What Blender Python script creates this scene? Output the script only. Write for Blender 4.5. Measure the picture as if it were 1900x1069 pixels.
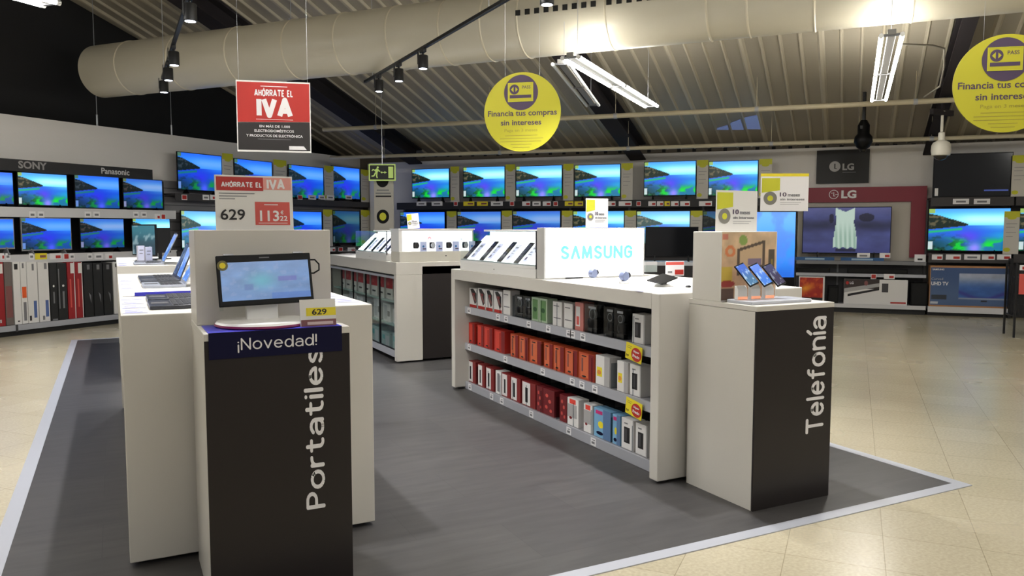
import bpy, math, random
import numpy as np
from mathutils import Vector, Matrix
random.seed(7)
S=bpy.context.scene; COL=S.collection
for o in list(bpy.data.objects): bpy.data.objects.remove(o)
# ------------------------------------------------------------------ camera
F=1452.0; PITCH=math.radians(4.36); YAW=math.radians(26.9); EYE=1.5
cam_d=bpy.data.cameras.new('camera'); cam=bpy.data.objects.new('camera',cam_d); COL.objects.link(cam)
cam.location=(0,0,EYE); cam.rotation_euler=(math.pi/2-PITCH,0,-YAW)
cam_d.sensor_width=36; cam_d.sensor_fit='HORIZONTAL'; cam_d.lens=36*F/1900; cam_d.clip_start=.05; cam_d.clip_end=120
S.camera=cam
# ------------------------------------------------------------------ world, exposure
W=bpy.data.worlds.new('world'); S.world=W; W.use_nodes=True
W.node_tree.nodes['Background'].inputs[0].default_value=(1,.98,.965,1)
W.node_tree.nodes['Background'].inputs[1].default_value=.30
S.view_settings.view_transform='Standard'; S.view_settings.look='None'; S.view_settings.gamma=1
S.view_settings.use_curve_mapping=False; S.view_settings.exposure=-0.17
SPOT_W=290.0; TUBE_E=56.0; AREA_W=3.0
# ------------------------------------------------------------------ survey helpers (site measurements -> metres)
cp,sp,ct,st=math.cos(PITCH),math.sin(PITCH),math.cos(YAW),math.sin(YAW)
A3=lambda *a: np.array(a,float)
def ray(x,y):
    a=(x-950)/F; b=-(y-534.5)/F; c1=cp+b*sp; c2=-sp+b*cp
    return A3(a*ct+c1*st,-a*st+c1*ct,c2)
def hit(x,y,p0,n):
    r=ray(x,y); o=A3(0,0,EYE); return o+r*(np.dot(np.asarray(p0,float)-o,n)/np.dot(r,n))
PZ=lambda x,y,z: hit(x,y,(0,0,z),(0,0,1))
PX=lambda x,y,v: hit(x,y,(v,0,0),(1,0,0))
PY=lambda x,y,v: hit(x,y,(0,v,0),(0,1,0))
def PD(x,y,d):
    r=ray(x,y); f=A3(st,ct,0); return A3(0,0,EYE)+r*(d/np.dot(r,f))
def az(a):
    a=math.radians(a); return A3(math.sin(a)*ct+math.cos(a)*st,-math.sin(a)*st+math.cos(a)*ct,0)
UP=A3(0,0,1)
# ------------------------------------------------------------------ materials
def lin(c):
    c=np.asarray(c,float)/255.; return np.where(c<=.04045,c/12.92,((c+.055)/1.055)**2.4)
MATS={}
def mat(name,rgb=(200,200,200),rough=.5,metal=0,emit=0,spec=.5,alpha=1,trans=0,noise=0,nscale=20,coat=0):
    if name in MATS: return MATS[name]
    m=bpy.data.materials.new(name); m.use_nodes=True; nt=m.node_tree; b=nt.nodes['Principled BSDF']
    c=tuple(lin(rgb))+(1,)
    b.inputs['Base Color'].default_value=c; b.inputs['Roughness'].default_value=rough; b.inputs['Metallic'].default_value=metal
    b.inputs['Specular IOR Level'].default_value=spec
    b.inputs['Coat Weight'].default_value=coat
    if emit: b.inputs['Emission Color'].default_value=c; b.inputs['Emission Strength'].default_value=emit
    if trans: b.inputs['Transmission Weight'].default_value=trans
    if noise:
        tc=nt.nodes.new('ShaderNodeTexCoord'); n=nt.nodes.new('ShaderNodeTexNoise'); n.inputs['Scale'].default_value=nscale; n.inputs['Detail'].default_value=5
        mp=nt.nodes.new('ShaderNodeMapRange'); mp.inputs[3].default_value=1-noise; mp.inputs[4].default_value=1+noise
        mx=nt.nodes.new('ShaderNodeVectorMath'); mx.operation='SCALE'; mx.inputs[0].default_value=c[:3]
        nt.links.new(tc.outputs['Object'],n.inputs['Vector']); nt.links.new(n.outputs[0],mp.inputs[0]); nt.links.new(mp.outputs[0],mx.inputs['Scale']); nt.links.new(mx.outputs[0],b.inputs['Base Color'])
    MATS[name]=m; return m
def glassmat(name,rgb=(247,251,250),clear=.85):
    if name in MATS: return MATS[name]
    m=bpy.data.materials.new(name); m.use_nodes=True; nt=m.node_tree; nt.nodes.clear()
    o=nt.nodes.new('ShaderNodeOutputMaterial'); t=nt.nodes.new('ShaderNodeBsdfTransparent'); t.inputs[0].default_value=tuple(lin(rgb))+(1,)
    g=nt.nodes.new('ShaderNodeBsdfGlossy'); g.inputs['Roughness'].default_value=.04; mx=nt.nodes.new('ShaderNodeMixShader')
    lw=nt.nodes.new('ShaderNodeLayerWeight'); lw.inputs[0].default_value=.5; pw=nt.nodes.new('ShaderNodeMath'); pw.operation='POWER'; pw.inputs[1].default_value=4
    mr=nt.nodes.new('ShaderNodeMapRange'); mr.inputs[3].default_value=.05; mr.inputs[4].default_value=.6
    nt.links.new(lw.outputs['Facing'],pw.inputs[0]); nt.links.new(pw.outputs[0],mr.inputs[0]); nt.links.new(mr.outputs[0],mx.inputs[0]); nt.links.new(t.outputs[0],mx.inputs[1]); nt.links.new(g.outputs[0],mx.inputs[2]); nt.links.new(mx.outputs[0],o.inputs[0])
    MATS[name]=m; return m
white=mat('white laminate',(206,202,194),.38,noise=.012,nscale=3)
white2=mat('white plastic',(232,231,228),.35)
black=mat('black laminate',(36,31,31),.36,spec=.35,noise=.08,nscale=6)
blackp=mat('black plastic',(7,7,9),.4,spec=.18)
blackm=mat('black metal',(22,22,24),.42,metal=.2)
darkg=mat('dark grey metal',(66,65,68),.5,noise=.04,nscale=4)
midg=mat('mid grey metal',(120,120,124),.5)
lightg=mat('light grey metal',(176,178,186),.38,metal=.25)
railw=mat('white price rail',(205,204,206),.45)
alu=mat('brushed aluminium',(190,193,198),.3,metal=.8)
paper=mat('white paper',(232,230,232),.6)
lilac=mat('lilac printed card',(188,188,222),.5)
grayink=mat('grey ink',(120,120,124),.6)
ink=mat('black ink',(26,24,26),.6)
red=mat('red print',(178,38,30),.5); dred=mat('dark red print',(122,22,26),.5); orange=mat('orange print',(226,92,30),.5)
salmon=mat('faded red print',(206,84,76),.5)
yellow=mat('yellow print',(232,214,40),.5); lime=mat('lime yellow card',(196,196,42),.5); green=mat('green print',(70,140,60),.5)
blue=mat('blue print',(40,110,180),.5); pblue=mat('pale blue print',(150,196,225),.5); navy=mat('navy board',(6,6,46),.5,spec=.2); royal=mat('royal blue board',(48,52,190),.35)
maroon=mat('maroon panel',(128,28,48),.45); purpleink=mat('purple grey ink',(72,56,82),.6); brown=mat('brown red print',(128,78,76),.5); tealm=mat('teal print',(40,150,150),.5)
clear=glassmat('clear acrylic'); clear2=glassmat('shelf divider acrylic',(215,219,222),.8)
lens_w=mat('spot lens glow',(235,240,255),.3,emit=9)
tubem=mat('fluorescent tube glow',(255,252,244),.3,emit=TUBE_E)
litw=mat('lit acrylic panel',(250,252,255),.3,emit=1.7)
litc=mat('lit cyan letters',(110,214,214),.3,emit=.75)
# ------------------------------------------------------------------ mesh builder
class MB:
    def __init__(s): s.v=[]; s.f=[]; s.m=[]; s.mats=[]
    def mi(s,m):
        if m is None: m=white
        if m not in s.mats: s.mats.append(m)
        return s.mats.index(m)
    def add(s,vs,fs,m=None):
        k=len(s.v); i=s.mi(m); s.v+= [tuple(map(float,v)) for v in vs]; s.f+=[tuple(k+j for j in f) for f in fs]; s.m+=[i]*len(fs); return s
    def box(s,x0,x1,y0,y1,z0,z1,m=None):
        if x0>x1:x0,x1=x1,x0
        if y0>y1:y0,y1=y1,y0
        if z0>z1:z0,z1=z1,z0
        return s.add([(x0,y0,z0),(x1,y0,z0),(x1,y1,z0),(x0,y1,z0),(x0,y0,z1),(x1,y0,z1),(x1,y1,z1),(x0,y1,z1)],
            [(0,3,2,1),(4,5,6,7),(0,1,5,4),(1,2,6,5),(2,3,7,6),(3,0,4,7)],m)
    def hexa(s,a,b,m=None): # two quads -> solid
        return s.add(list(a)+list(b),[(3,2,1,0),(4,5,6,7),(0,1,5,4),(1,2,6,5),(2,3,7,6),(3,0,4,7)],m)
    def prism(s,poly,y0,y1,m=None): # poly in xz
        n=len(poly); vs=[(x,y0,z) for x,z in poly]+[(x,y1,z) for x,z in poly]
        return s.add(vs,[tuple(range(n)),tuple(range(2*n-1,n-1,-1))]+[(i,n+i,n+(i+1)%n,(i+1)%n) for i in range(n)],m)
    def prismx(s,poly,x0,x1,m=None): # poly in yz
        n=len(poly); vs=[(x0,y,z) for y,z in poly]+[(x1,y,z) for y,z in poly]
        return s.add(vs,[tuple(range(n)),tuple(range(2*n-1,n-1,-1))]+[(i,n+i,n+(i+1)%n,(i+1)%n) for i in range(n)],m)
    def tube(s,pts,r,n=10,m=None,cap=True):
        pts=[Vector(p) for p in pts]; rs=r if isinstance(r,(list,tuple)) else [r]*len(pts); vs=[];fs=[]
        d0=(pts[1]-pts[0]).normalized(); up=Vector((0,0,1)) if abs(d0.z)<.9 else Vector((1,0,0)); u=d0.cross(up).normalized()
        for i,p in enumerate(pts):
            d=(pts[min(i+1,len(pts)-1)]-pts[max(i-1,0)]).normalized(); u=(u-d*u.dot(d)).normalized(); w=d.cross(u)
            vs+=[p+(u*math.cos(2*math.pi*k/n)+w*math.sin(2*math.pi*k/n))*rs[i] for k in range(n)]
        for i in range(len(pts)-1):
            fs+=[(i*n+k,i*n+(k+1)%n,(i+1)*n+(k+1)%n,(i+1)*n+k) for k in range(n)]
        if cap: fs+=[tuple(range(n-1,-1,-1)),tuple((len(pts)-1)*n+k for k in range(n))]
        return s.add(vs,fs,m)
    def lathe(s,prof,n=24,m=None,c=(0,0,0)): # (r,z) profile about z
        vs=[];fs=[]
        for r,z in prof: vs+=[(c[0]+r*math.cos(2*math.pi*k/n),c[1]+r*math.sin(2*math.pi*k/n),c[2]+z) for k in range(n)]
        for i in range(len(prof)-1): fs+=[(i*n+k,i*n+(k+1)%n,(i+1)*n+(k+1)%n,(i+1)*n+k) for k in range(n)]
        fs+=[tuple(range(n-1,-1,-1)),tuple((len(prof)-1)*n+k for k in range(n))]
        return s.add(vs,fs,m)
    def disc(s,cx,cz,rx,rz,y0,y1,m=None,n=36):
        return s.prism([(cx+rx*math.cos(-2*math.pi*k/n),cz+rz*math.sin(-2*math.pi*k/n)) for k in range(n)],y0,y1,m)
    def mesh(s,name,smooth=False):
        me=bpy.data.meshes.new(name); me.from_pydata(s.v,[],s.f); 
        for m in s.mats: me.materials.append(m)
        me.polygons.foreach_set('material_index',s.m)
        import bmesh
        bm=bmesh.new(); bm.from_mesh(me); bmesh.ops.recalc_face_normals(bm,faces=bm.faces); bm.to_mesh(me); bm.free()
        if smooth:
            me.polygons.foreach_set('use_smooth',[True]*len(me.polygons))
            try: me.set_sharp_from_angle(angle=math.radians(40))
            except Exception: pass
        me.update(); return me
    def part(s,name,parent=None,smooth=False,bevel=0,label=None):
        o=bpy.data.objects.new(name,s.mesh(name,smooth)); COL.objects.link(o)
        if parent is not None: o.parent=parent
        if label: o['label']=label
        if bevel:
            b=o.modifiers.new('bevel','BEVEL'); b.width=bevel; b.segments=2; b.limit_method='ANGLE'
        return o
def thing(name,label,cat,loc=(0,0,0),rz=0,group=None):
    o=bpy.data.objects.new(name,None); COL.objects.link(o); o.empty_display_size=.1
    o.location=tuple(map(float,loc)); o.rotation_euler=(0,0,rz); o['label']=label; o['category']=cat
    if group: o['group']=group
    return o
def tag(o,label,cat,group=None):
    o['label']=label; o['category']=cat
    if group: o['group']=group
    return o
def struct(mb,name,**k):
    o=mb.part(name,**k); o['kind']='structure'; return o
def move(o,loc,rz=0): o.location=tuple(map(float,loc)); o.rotation_euler=(0,0,rz); return o
TXT={}
def text(parent,body,x0,x1,z0,z1,y,m,up=False,bold=0.0,name='lettering',th=.0015,shear=0):
    key=(body,bold,shear)
    if key not in TXT:
        cu=bpy.data.curves.new('t','FONT'); cu.body=body; cu.size=1; cu.offset=bold; cu.resolution_u=3; cu.align_x='CENTER'; cu.shear=shear; cu.space_line=.8
        ob=bpy.data.objects.new('t',cu); me=bpy.data.meshes.new_from_object(ob)
        vs=np.array([v.co[:2] for v in me.vertices]); fs=[tuple(p.vertices) for p in me.polygons]
        # boundary edges for the letter sides
        cnt={}
        for f in fs:
            for i in range(len(f)):
                a,b=f[i],f[(i+1)%len(f)]; cnt.setdefault((min(a,b),max(a,b)),[]).append((a,b))
        bd=[e[0] for e in cnt.values() if len(e)==1]
        bpy.data.objects.remove(ob); bpy.data.curves.remove(cu); bpy.data.meshes.remove(me)
        TXT[key]=(vs,fs,bd)
    vs,fs,bd=TXT[key]; lo=vs.min(0); hi=vs.max(0); t=(vs-lo)/(hi-lo)
    if up: px=x1-(x1-x0)*t[:,1]; pz=z0+(z1-z0)*t[:,0]
    else: px=x0+(x1-x0)*t[:,0]; pz=z0+(z1-z0)*t[:,1]
    n=len(vs); V=[(px[i],y-th,pz[i]) for i in range(n)]+[(px[i],y,pz[i]) for i in range(n)]
    FF=list(fs)+[(a,b,b+n,a+n) for a,b in bd]
    mb=MB(); mb.add(V,FF,m); return mb.part(name,parent)
# rounded stroke lettering (x-height 1, capitals 1.42)
def arc(cx,cy,rx,ry,a0,a1,n=14): return [(cx+rx*math.cos(math.radians(a0+(a1-a0)*k/n)),cy+ry*math.sin(math.radians(a0+(a1-a0)*k/n))) for k in range(n+1)]
GL={'P':(.78,[[(0,0),(0,1.42),(.4,1.42)]+arc(.4,1.04,.38,.38,90,-90)+[(0,.66)]]),'o':(.9,[arc(.45,.5,.45,.5,0,360,24)]),'r':(.5,[[(0,0),(0,1)],[(0,.55)]+arc(.42,.6,.42,.4,180,85)]),
't':(.6,[[(.24,1.36),(.24,.3)]+arc(.52,.3,.28,.3,180,275)+[(.6,.02)],[(0,1),(.56,1)]]),'a':(.8,[[(.08,.82)]+arc(.42,.62,.38,.38,140,0)+[(.8,0)],[(.8,.56),(.38,.56)]+arc(.34,.28,.34,.28,90,270)+arc(.45,.35,.35,.35,270,345)]),
'i':(.0,[[(0,0),(0,1)],[(0,1.4),(0,1.405)]]),'í':(.0,[[(0,0),(0,1)],[(-.02,1.3),(.2,1.6)]]),'l':(.0,[[(0,0),(0,1.45)]]),'e':(.88,[[(.04,.52),(.86,.52)]+arc(.44,.5,.43,.5,5,318,24)]),
's':(.68,[arc(.34,.74,.3,.26,35,180,8)+[(.1,.64),(.55,.38)]+arc(.34,.26,.33,.26,25,-155,10)]),'T':(.95,[[(0,1.42),(.95,1.42)],[(.475,1.42),(.475,0)]]),'f':(.55,[[(.2,0),(.2,1.1)]+arc(.5,1.1,.3,.34,180,75)],),
'n':(.8,[[(0,0),(0,1)],[(0,.55)]+arc(.4,.6,.4,.4,180,0)+[(.8,0)]]),'N':(.95,[[(0,0),(0,1.42),(.95,0),(.95,1.42)]]),'v':(.8,[[(0,1),(.4,0),(.8,1)]]),'d':(.88,[arc(.42,.5,.42,.5,0,360,24),[(.88,0),(.88,1.45)]]),
'!':(.0,[[(0,1.42),(0,.45)],[(0,.03),(0,.035)]]),'¡':(.0,[[(0,-.35),(0,.6)],[(0,.97),(0,.975)]]),
'S':(.8,[arc(.4,1.05,.36,.36,30,180,10)+[(.12,.86),(.66,.56)]+arc(.4,.36,.38,.36,25,-155,12)]),'A':(.9,[[(0,0),(.45,1.42),(.9,0)],[(.18,.42),(.72,.42)]]),'\u039b':(.9,[[(0,0),(.45,1.42),(.9,0)]]),'M':(1.1,[[(0,0),(.12,1.42),(.55,.1),(.98,1.42),(1.1,0)]]),
'U':(.82,[[(0,1.42),(0,.4)]+arc(.41,.4,.41,.4,180,360)+[(.82,1.42)]]),'G':(.85,[arc(.43,1.0,.42,.42,20,180,10)+arc(.43,.42,.42,.42,180,360,12)+[(.85,.7),(.5,.7)]]),'I':(.0,[[(0,0),(0,1.42)]]),'V':(.9,[[(0,1.42),(.45,0),(.9,1.42)]]),
'H':(.72,[[(0,0),(0,1.42)],[(.72,0),(.72,1.42)],[(0,.72),(.72,.72)]]),'O':(.78,[arc(.39,1.03,.39,.39,0,180)+arc(.39,.39,.39,.39,180,360)+[(.78,1.03)]]),'Ó':(.78,[arc(.39,1.03,.39,.39,0,180)+arc(.39,.39,.39,.39,180,360)+[(.78,1.03)],[(.36,1.68),(.56,1.84)]]),'R':(.74,[[(0,0),(0,1.42),(.36,1.42)]+arc(.36,1.05,.37,.37,90,-90)+[(0,.68)],[(.36,.68),(.74,0)]]),
'E':(.62,[[(.62,1.42),(0,1.42),(0,0),(.62,0)],[(0,.72),(.52,.72)]]),'L':(.6,[[(0,1.42),(0,0),(.6,0)]]),' ':(.3,[])}
GL['f']=(.55,[[(.2,0),(.2,1.1)]+arc(.5,1.1,.3,.34,180,75),[(0,1),(.5,1)]])
def stroketext(parent,body,x0,x1,z0,z1,y,m,up=False,wt=.2,gap=.34,square=False,name='lettering',th=.0012):
    x=0; P_=[]
    for ch in body:
        w_,ls=GL[ch]; P_+=[[(x+a,b) for a,b in l] for l in ls]; x+=w_+gap
    xs=[p[0] for l in P_ for p in l]; zs_=[p[1] for l in P_ for p in l]; r=wt/2
    lo=(min(xs)-r,min(zs_)-r); hi=(max(xs)+r,max(zs_)+r)
    def T(a,b):
        u=(a-lo[0])/(hi[0]-lo[0]); v=(b-lo[1])/(hi[1]-lo[1])
        return (x1-(x1-x0)*v,z0+(z1-z0)*u) if up else (x0+(x1-x0)*u,z0+(z1-z0)*v)
    mb=MB()
    cnt=[0]
    def poly(ps): cnt[0]+=1; mb.prism([T(a,b) for a,b in ps],y-th-.00004*(cnt[0]%23),y,m)
    for l in P_:
        for k in range(len(l)-1):
            (ax,ay),(bx,by)=l[k],l[k+1]; dx,dy=bx-ax,by-ay; q=math.hypot(dx,dy) or 1; nx,ny=-dy/q*r,dx/q*r
            poly([(ax+nx,ay+ny),(ax-nx,ay-ny),(bx-nx,by-ny),(bx+nx,by+ny)])
        for k,(a,b) in enumerate(l):
            if square and k in (0,len(l)-1): continue
            if 0<k<len(l)-1:
                v1=(l[k][0]-l[k-1][0],l[k][1]-l[k-1][1]); v2=(l[k+1][0]-l[k][0],l[k+1][1]-l[k][1])
                if abs(v1[0]*v2[1]-v1[1]*v2[0])<.35*math.hypot(*v1)*math.hypot(*v2) and k%2: continue
            poly([(a+r*math.cos(t*math.pi/5),b+r*math.sin(t*math.pi/5)) for t in range(10)])
    return mb.part(name,parent)
# painted pictures: a finely divided sheet carrying its printed colours
def picmesh(name,fn,nx,nz,m):
    u=np.linspace(0,1,nx+1); v=np.linspace(0,1,nz+1); U,V=np.meshgrid(u,v)
    c=np.clip(fn(U,V),0,255); L=lin(c).reshape(-1,3)
    me=bpy.data.meshes.new(name); vs=[(a,0,b) for b in v for a in u]
    fs=[(j*(nx+1)+i,j*(nx+1)+i+1,(j+1)*(nx+1)+i+1,(j+1)*(nx+1)+i) for j in range(nz) for i in range(nx)]
    me.from_pydata(vs,[],fs); a=me.color_attributes.new('print','FLOAT_COLOR','POINT')
    a.data.foreach_set('color',np.hstack([L,np.ones((len(L),1))]).ravel().astype('f')); me.materials.append(m); me.update(); return me
def picmat(name,emit=0,rough=.3):
    m=bpy.data.materials.new(name); m.use_nodes=True; nt=m.node_tree; b=nt.nodes['Principled BSDF']
    at=nt.nodes.new('ShaderNodeAttribute'); at.attribute_name='print'
    b.inputs['Roughness'].default_value=rough
    if emit: b.inputs['Base Color'].default_value=(.01,.01,.012,1); nt.links.new(at.outputs['Color'],b.inputs['Emission Color']); b.inputs['Emission Strength'].default_value=emit
    else: nt.links.new(at.outputs['Color'],b.inputs['Base Color'])
    return m
def pic(parent,me,x0,x1,z0,z1,y,name='screen'):
    o=bpy.data.objects.new(name,me); COL.objects.link(o); o.parent=parent; o.location=(x0,y,z0); o.scale=(x1-x0,1,z1-z0); return o
def sst(a,b,x): t=np.clip((x-a)/(b-a),0,1); return t*t*(3-2*t)
def vnoise(U,V,f,seed=0):
    r=np.random.RandomState(seed); o=0; amp=1; tot=0
    for k in range(4):
        n=int(f*2**k)+2; g=r.rand(n+1,n+1); x=U*n*.999; y=V*n*.999; i=x.astype(int); j=y.astype(int); a=x-i; b=y-j; a=a*a*(3-2*a); b=b*b*(3-2*b)
        o=o+amp*((g[j,i]*(1-a)+g[j,i+1]*a)*(1-b)+(g[j+1,i]*(1-a)+g[j+1,i+1]*a)*b); tot+=amp; amp*=.5
    return o/tot
def mixc(c,d,w): return c*(1-w[...,None])+np.asarray(d,float)*w[...,None]
def coast(mode):
    def fn(U,V):
        n=vnoise(U,V,6,3); n2=vnoise(U,V,14,5); Z=np.zeros(U.shape+(3,))
        c=mixc(Z+A3(80,200,250),(70,130,235),sst(.8,1,V)*.6); c=mixc(c,(190,250,255),sst(.05,.6,U)*np.exp(-((V-.74)/.13)**2)*.9)
        s=mixc(Z+A3(30,95,215),(90,200,235),sst(.44,.6,V)*sst(.35,1,U)*.75)
        s=mixc(s,(8,110,120),sst(.46,.08,V)*.7)
        s=mixc(s,(86,60,225),np.exp(-((U-.50)/.15)**2-((V-.34)/.15)**2)*.85)
        s=mixc(s,(20,190,200),sst(.6,1,U)*np.exp(-((V-.36)/.13)**2)*.55)
        s=mixc(s,(6,205,50),sst(.42,.54,n)*sst(.36,.14,V)*sst(.04,.16,np.abs(U-.58)))
        s=mixc(s,(150,130,250),np.exp(-((U-.58)/.09)**2-((V-.06)/.13)**2)*.9)
        s=mixc(s,(2,40,26),sst(.48,.6,n2)*sst(.48,.15,V)*sst(.62,.1,U)*.85)
        s=mixc(s,(2,46,48),sst(.46,.12,V)*sst(.5,.0,U)*.75)
        c=np.where((V>.6)[...,None],c,s)
        top=.90-.62*U**1.25-.02*n; bot=.50+.2*U
        land=((V<top)&(V>bot)&(U<.5)).astype(float)
        lc=mixc(Z+A3(10,28,20),(104,92,66),sst(.52,.66,n2)*.8)
        c=c*(1-land[...,None])+lc*land[...,None]
        c=mixc(c,(24,190,80),np.exp(-((V-(.44+.19*U))/.028)**2)*(U<.42)*.85)
        c=mixc(c,(150,170,50),((U<.08)&(V>.9)).astype(float)*.8)
        c=mixc(c,(225,232,232),((U<.055)&(V>.02)&(V<.22)).astype(float)*.8)
        if mode=='blue': c=c*A3(.5,.62,.92)+A3(0,3,8)
        if mode=='violet': c=c*A3(.8,.76,1)*.82
        if mode=='dark': c=c*A3(.42,.5,.55)
        if mode=='pale': c=c*.75+A3(52,58,62)
        return c
    return fn
MS=picmat('television picture glow',1.4,.25); MS2=picmat('dim television picture glow',.8,.25); PR=picmat('printed picture',0,.4)
TVP={k:picmesh('screen_'+k,coast(k),96,54,m) for k,m in (('bright',MS),('blue',MS),('violet',MS),('dark',MS2),('pale',MS))}
def decal(parent,name,w,h,y,shapes,x0=None,z0=0,label=None):
    x0=-w/2 if x0 is None else x0; mb=MB()
    for i,s in enumerate(shapes):
        yy=y-.0006*(i+1); m=s[-1]
        if s[0]=='r': mb.box(x0+w*s[1],x0+w*s[2],yy,y,z0+h*s[3],z0+h*s[4],m)
        elif s[0]=='e': mb.disc(x0+w*s[1],z0+h*s[2],w*s[3],h*s[4],yy,y,m,20)
        elif s[0]=='p': mb.prism([(x0+w*a,z0+h*b) for a,b in s[1]],yy,y,m)
    return mb.part(name,parent,label=label)
# ------------------------------------------------------------------ building geometry
gb=PZ(1640,584,0); gl=PZ(111,614,0)
db=az(111); nb=np.cross(db,UP); nb=-nb if nb@gb<0 else nb; wb=gb+nb*.75
dl=az(27.0); nl=np.cross(dl,UP); nl=-nl if nl@gl<0 else nl; wl=gl+nl*.45
_s=np.linalg.solve(np.array([db[:2],-dl[:2]]).T,(wl-wb)[:2]); CN=wb+db*_s[0]   # corner of the sales hall
class Wall:
    def __init__(s,d,n): s.d=d; s.n=n; s.rz=math.atan2(d[1],d[0])
    def px(s,x,y,o): p=hit(x,y,CN-s.n*o,s.n); return (p-CN)@s.d,p[2]
    def at(s,a,o=0,z=0): p=CN+s.d*a-s.n*o; return (p[0],p[1],z)
BW=Wall(db,nb); LW=Wall(dl,nl)
g=az(23.6); hh=A3(-g[1],g[0],0)
CS=.289; CZ0=3.13
def cz(p): return CZ0-CS*((np.asarray(p,float)[:2]-wb[:2])@g[:2])
# floor
def floor_mat():
    m=bpy.data.materials.new('beige vinyl tiles'); m.use_nodes=True; nt=m.node_tree; b=nt.nodes['Principled BSDF']; L=nt.links.new; N=nt.nodes.new
    tc=N('ShaderNodeTexCoord'); mp=N('ShaderNodeMapping'); mp.inputs['Rotation'].default_value=(0,0,-math.radians(39.5)+math.pi/2*0); mp.inputs['Location'].default_value=(.06,.17,0); L(tc.outputs['Object'],mp.inputs[0])
    br=N('ShaderNodeTexBrick'); br.offset=0; br.squash=1; br.inputs['Scale'].default_value=1; br.inputs['Brick Width'].default_value=.42; br.inputs['Row Height'].default_value=.42; br.inputs['Mortar Size'].default_value=.0022; br.inputs['Mortar Smooth'].default_value=.3; br.inputs['Bias'].default_value=0
    br.inputs['Color1'].default_value=tuple(lin((178,168,143)))+(1,); br.inputs['Color2'].default_value=tuple(lin((185,175,151)))+(1,); br.inputs['Mortar'].default_value=tuple(lin((148,138,115)))+(1,)
    L(mp.outputs[0],br.inputs[0])
    n=N('ShaderNodeTexNoise'); n.inputs['Scale'].default_value=60; n.inputs['Detail'].default_value=6; L(tc.outputs['Object'],n.inputs[0])
    n2=N('ShaderNodeTexNoise'); n2.inputs['Scale'].default_value=1.2; L(tc.outputs['Object'],n2.inputs[0])
    r=N('ShaderNodeMapRange'); r.inputs[1].default_value=.3; r.inputs[2].default_value=.7; r.inputs[3].default_value=.86; r.inputs[4].default_value=1.08; L(n.outputs[0],r.inputs[0])
    r2=N('ShaderNodeMapRange'); r2.inputs[3].default_value=.92; r2.inputs[4].default_value=1.06; L(n2.outputs[0],r2.inputs[0])
    mm=N('ShaderNodeMath'); mm.operation='MULTIPLY'; L(r.outputs[0],mm.inputs[0]); L(r2.outputs[0],mm.inputs[1])
    sc=N('ShaderNodeVectorMath'); sc.operation='SCALE'; L(br.outputs[0],sc.inputs[0]); L(mm.outputs[0],sc.inputs['Scale']); L(sc.outputs[0],b.inputs['Base Color'])
    rr=N('ShaderNodeMapRange'); rr.inputs[3].default_value=.16; rr.inputs[4].default_value=.34; L(n2.outputs[0],rr.inputs[0]); L(rr.outputs[0],b.inputs['Roughness'])
    bp=N('ShaderNodeBump'); bp.inputs['Strength'].default_value=.08; bp.inputs['Distance'].default_value=.002; L(br.outputs['Fac'],bp.inputs['Height']); bp.invert=True; L(bp.outputs[0],b.inputs['Normal'])
    return m
def slate_mat():
    m=bpy.data.materials.new('dark slate tiles'); m.use_nodes=True; nt=m.node_tree; b=nt.nodes['Principled BSDF']; L=nt.links.new; N=nt.nodes.new
    tc=N('ShaderNodeTexCoord'); br=N('ShaderNodeTexBrick'); br.offset=0.5; br.inputs['Scale'].default_value=1; br.inputs['Brick Width'].default_value=.9; br.inputs['Row Height'].default_value=.45; br.inputs['Mortar Size'].default_value=.0018; br.inputs['Bias'].default_value=-.2
    br.inputs['Color1'].default_value=tuple(lin((61,59,59)))+(1,); br.inputs['Color2'].default_value=tuple(lin((68,66,65)))+(1,); br.inputs['Mortar'].default_value=tuple(lin((50,49,49)))+(1,)
    mp=N('ShaderNodeMapping'); mp.inputs['Location'].default_value=(.1,.12,0); L(tc.outputs['Object'],mp.inputs[0]); L(mp.outputs[0],br.inputs[0])
    mp2=N('ShaderNodeMapping'); mp2.inputs['Scale'].default_value=(1.2,7,1); L(tc.outputs['Object'],mp2.inputs[0])
    n=N('ShaderNodeTexNoise'); n.inputs['Scale'].default_value=2.5; n.inputs['Detail'].default_value=7; L(mp2.outputs[0],n.inputs[0])
    r=N('ShaderNodeMapRange'); r.inputs[1].default_value=.3; r.inputs[2].default_value=.7; r.inputs[3].default_value=.78; r.inputs[4].default_value=1.2; L(n.outputs[0],r.inputs[0])
    sc=N('ShaderNodeVectorMath'); sc.operation='SCALE'; L(br.outputs[0],sc.inputs[0]); L(r.outputs[0],sc.inputs['Scale']); L(sc.outputs[0],b.inputs['Base Color'])
    b.inputs['Roughness'].default_value=.42
    bp=N('ShaderNodeBump'); bp.inputs['Strength'].default_value=.15; bp.inputs['Distance'].default_value=.002; L(n.outputs[0],bp.inputs['Height']); L(bp.outputs[0],b.inputs['Normal'])
    return m
fm=floor_mat(); sm=slate_mat()
struct(MB().box(-30,36,-22,32,-.1,0,fm),'floor')
RX0,RX1,RY0,RY1=-.485,4.345,2.845,11.9
struct(MB().box(RX0,RX1,RY0,RY1,0,.003,sm),'floor_slate')
w=.075; e=MB(); e.box(RX0-w,RX0,RY0-w,RY1+w,0,.005,lightg).box(RX1,RX1+w,RY0-w,RY1+w,0,.005,lightg).box(RX0,RX1,RY0-w,RY0,0,.005,lightg).box(RX0,RX1,RY1,RY1+w,0,.005,lightg)
struct(e,'trim_1')
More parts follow.
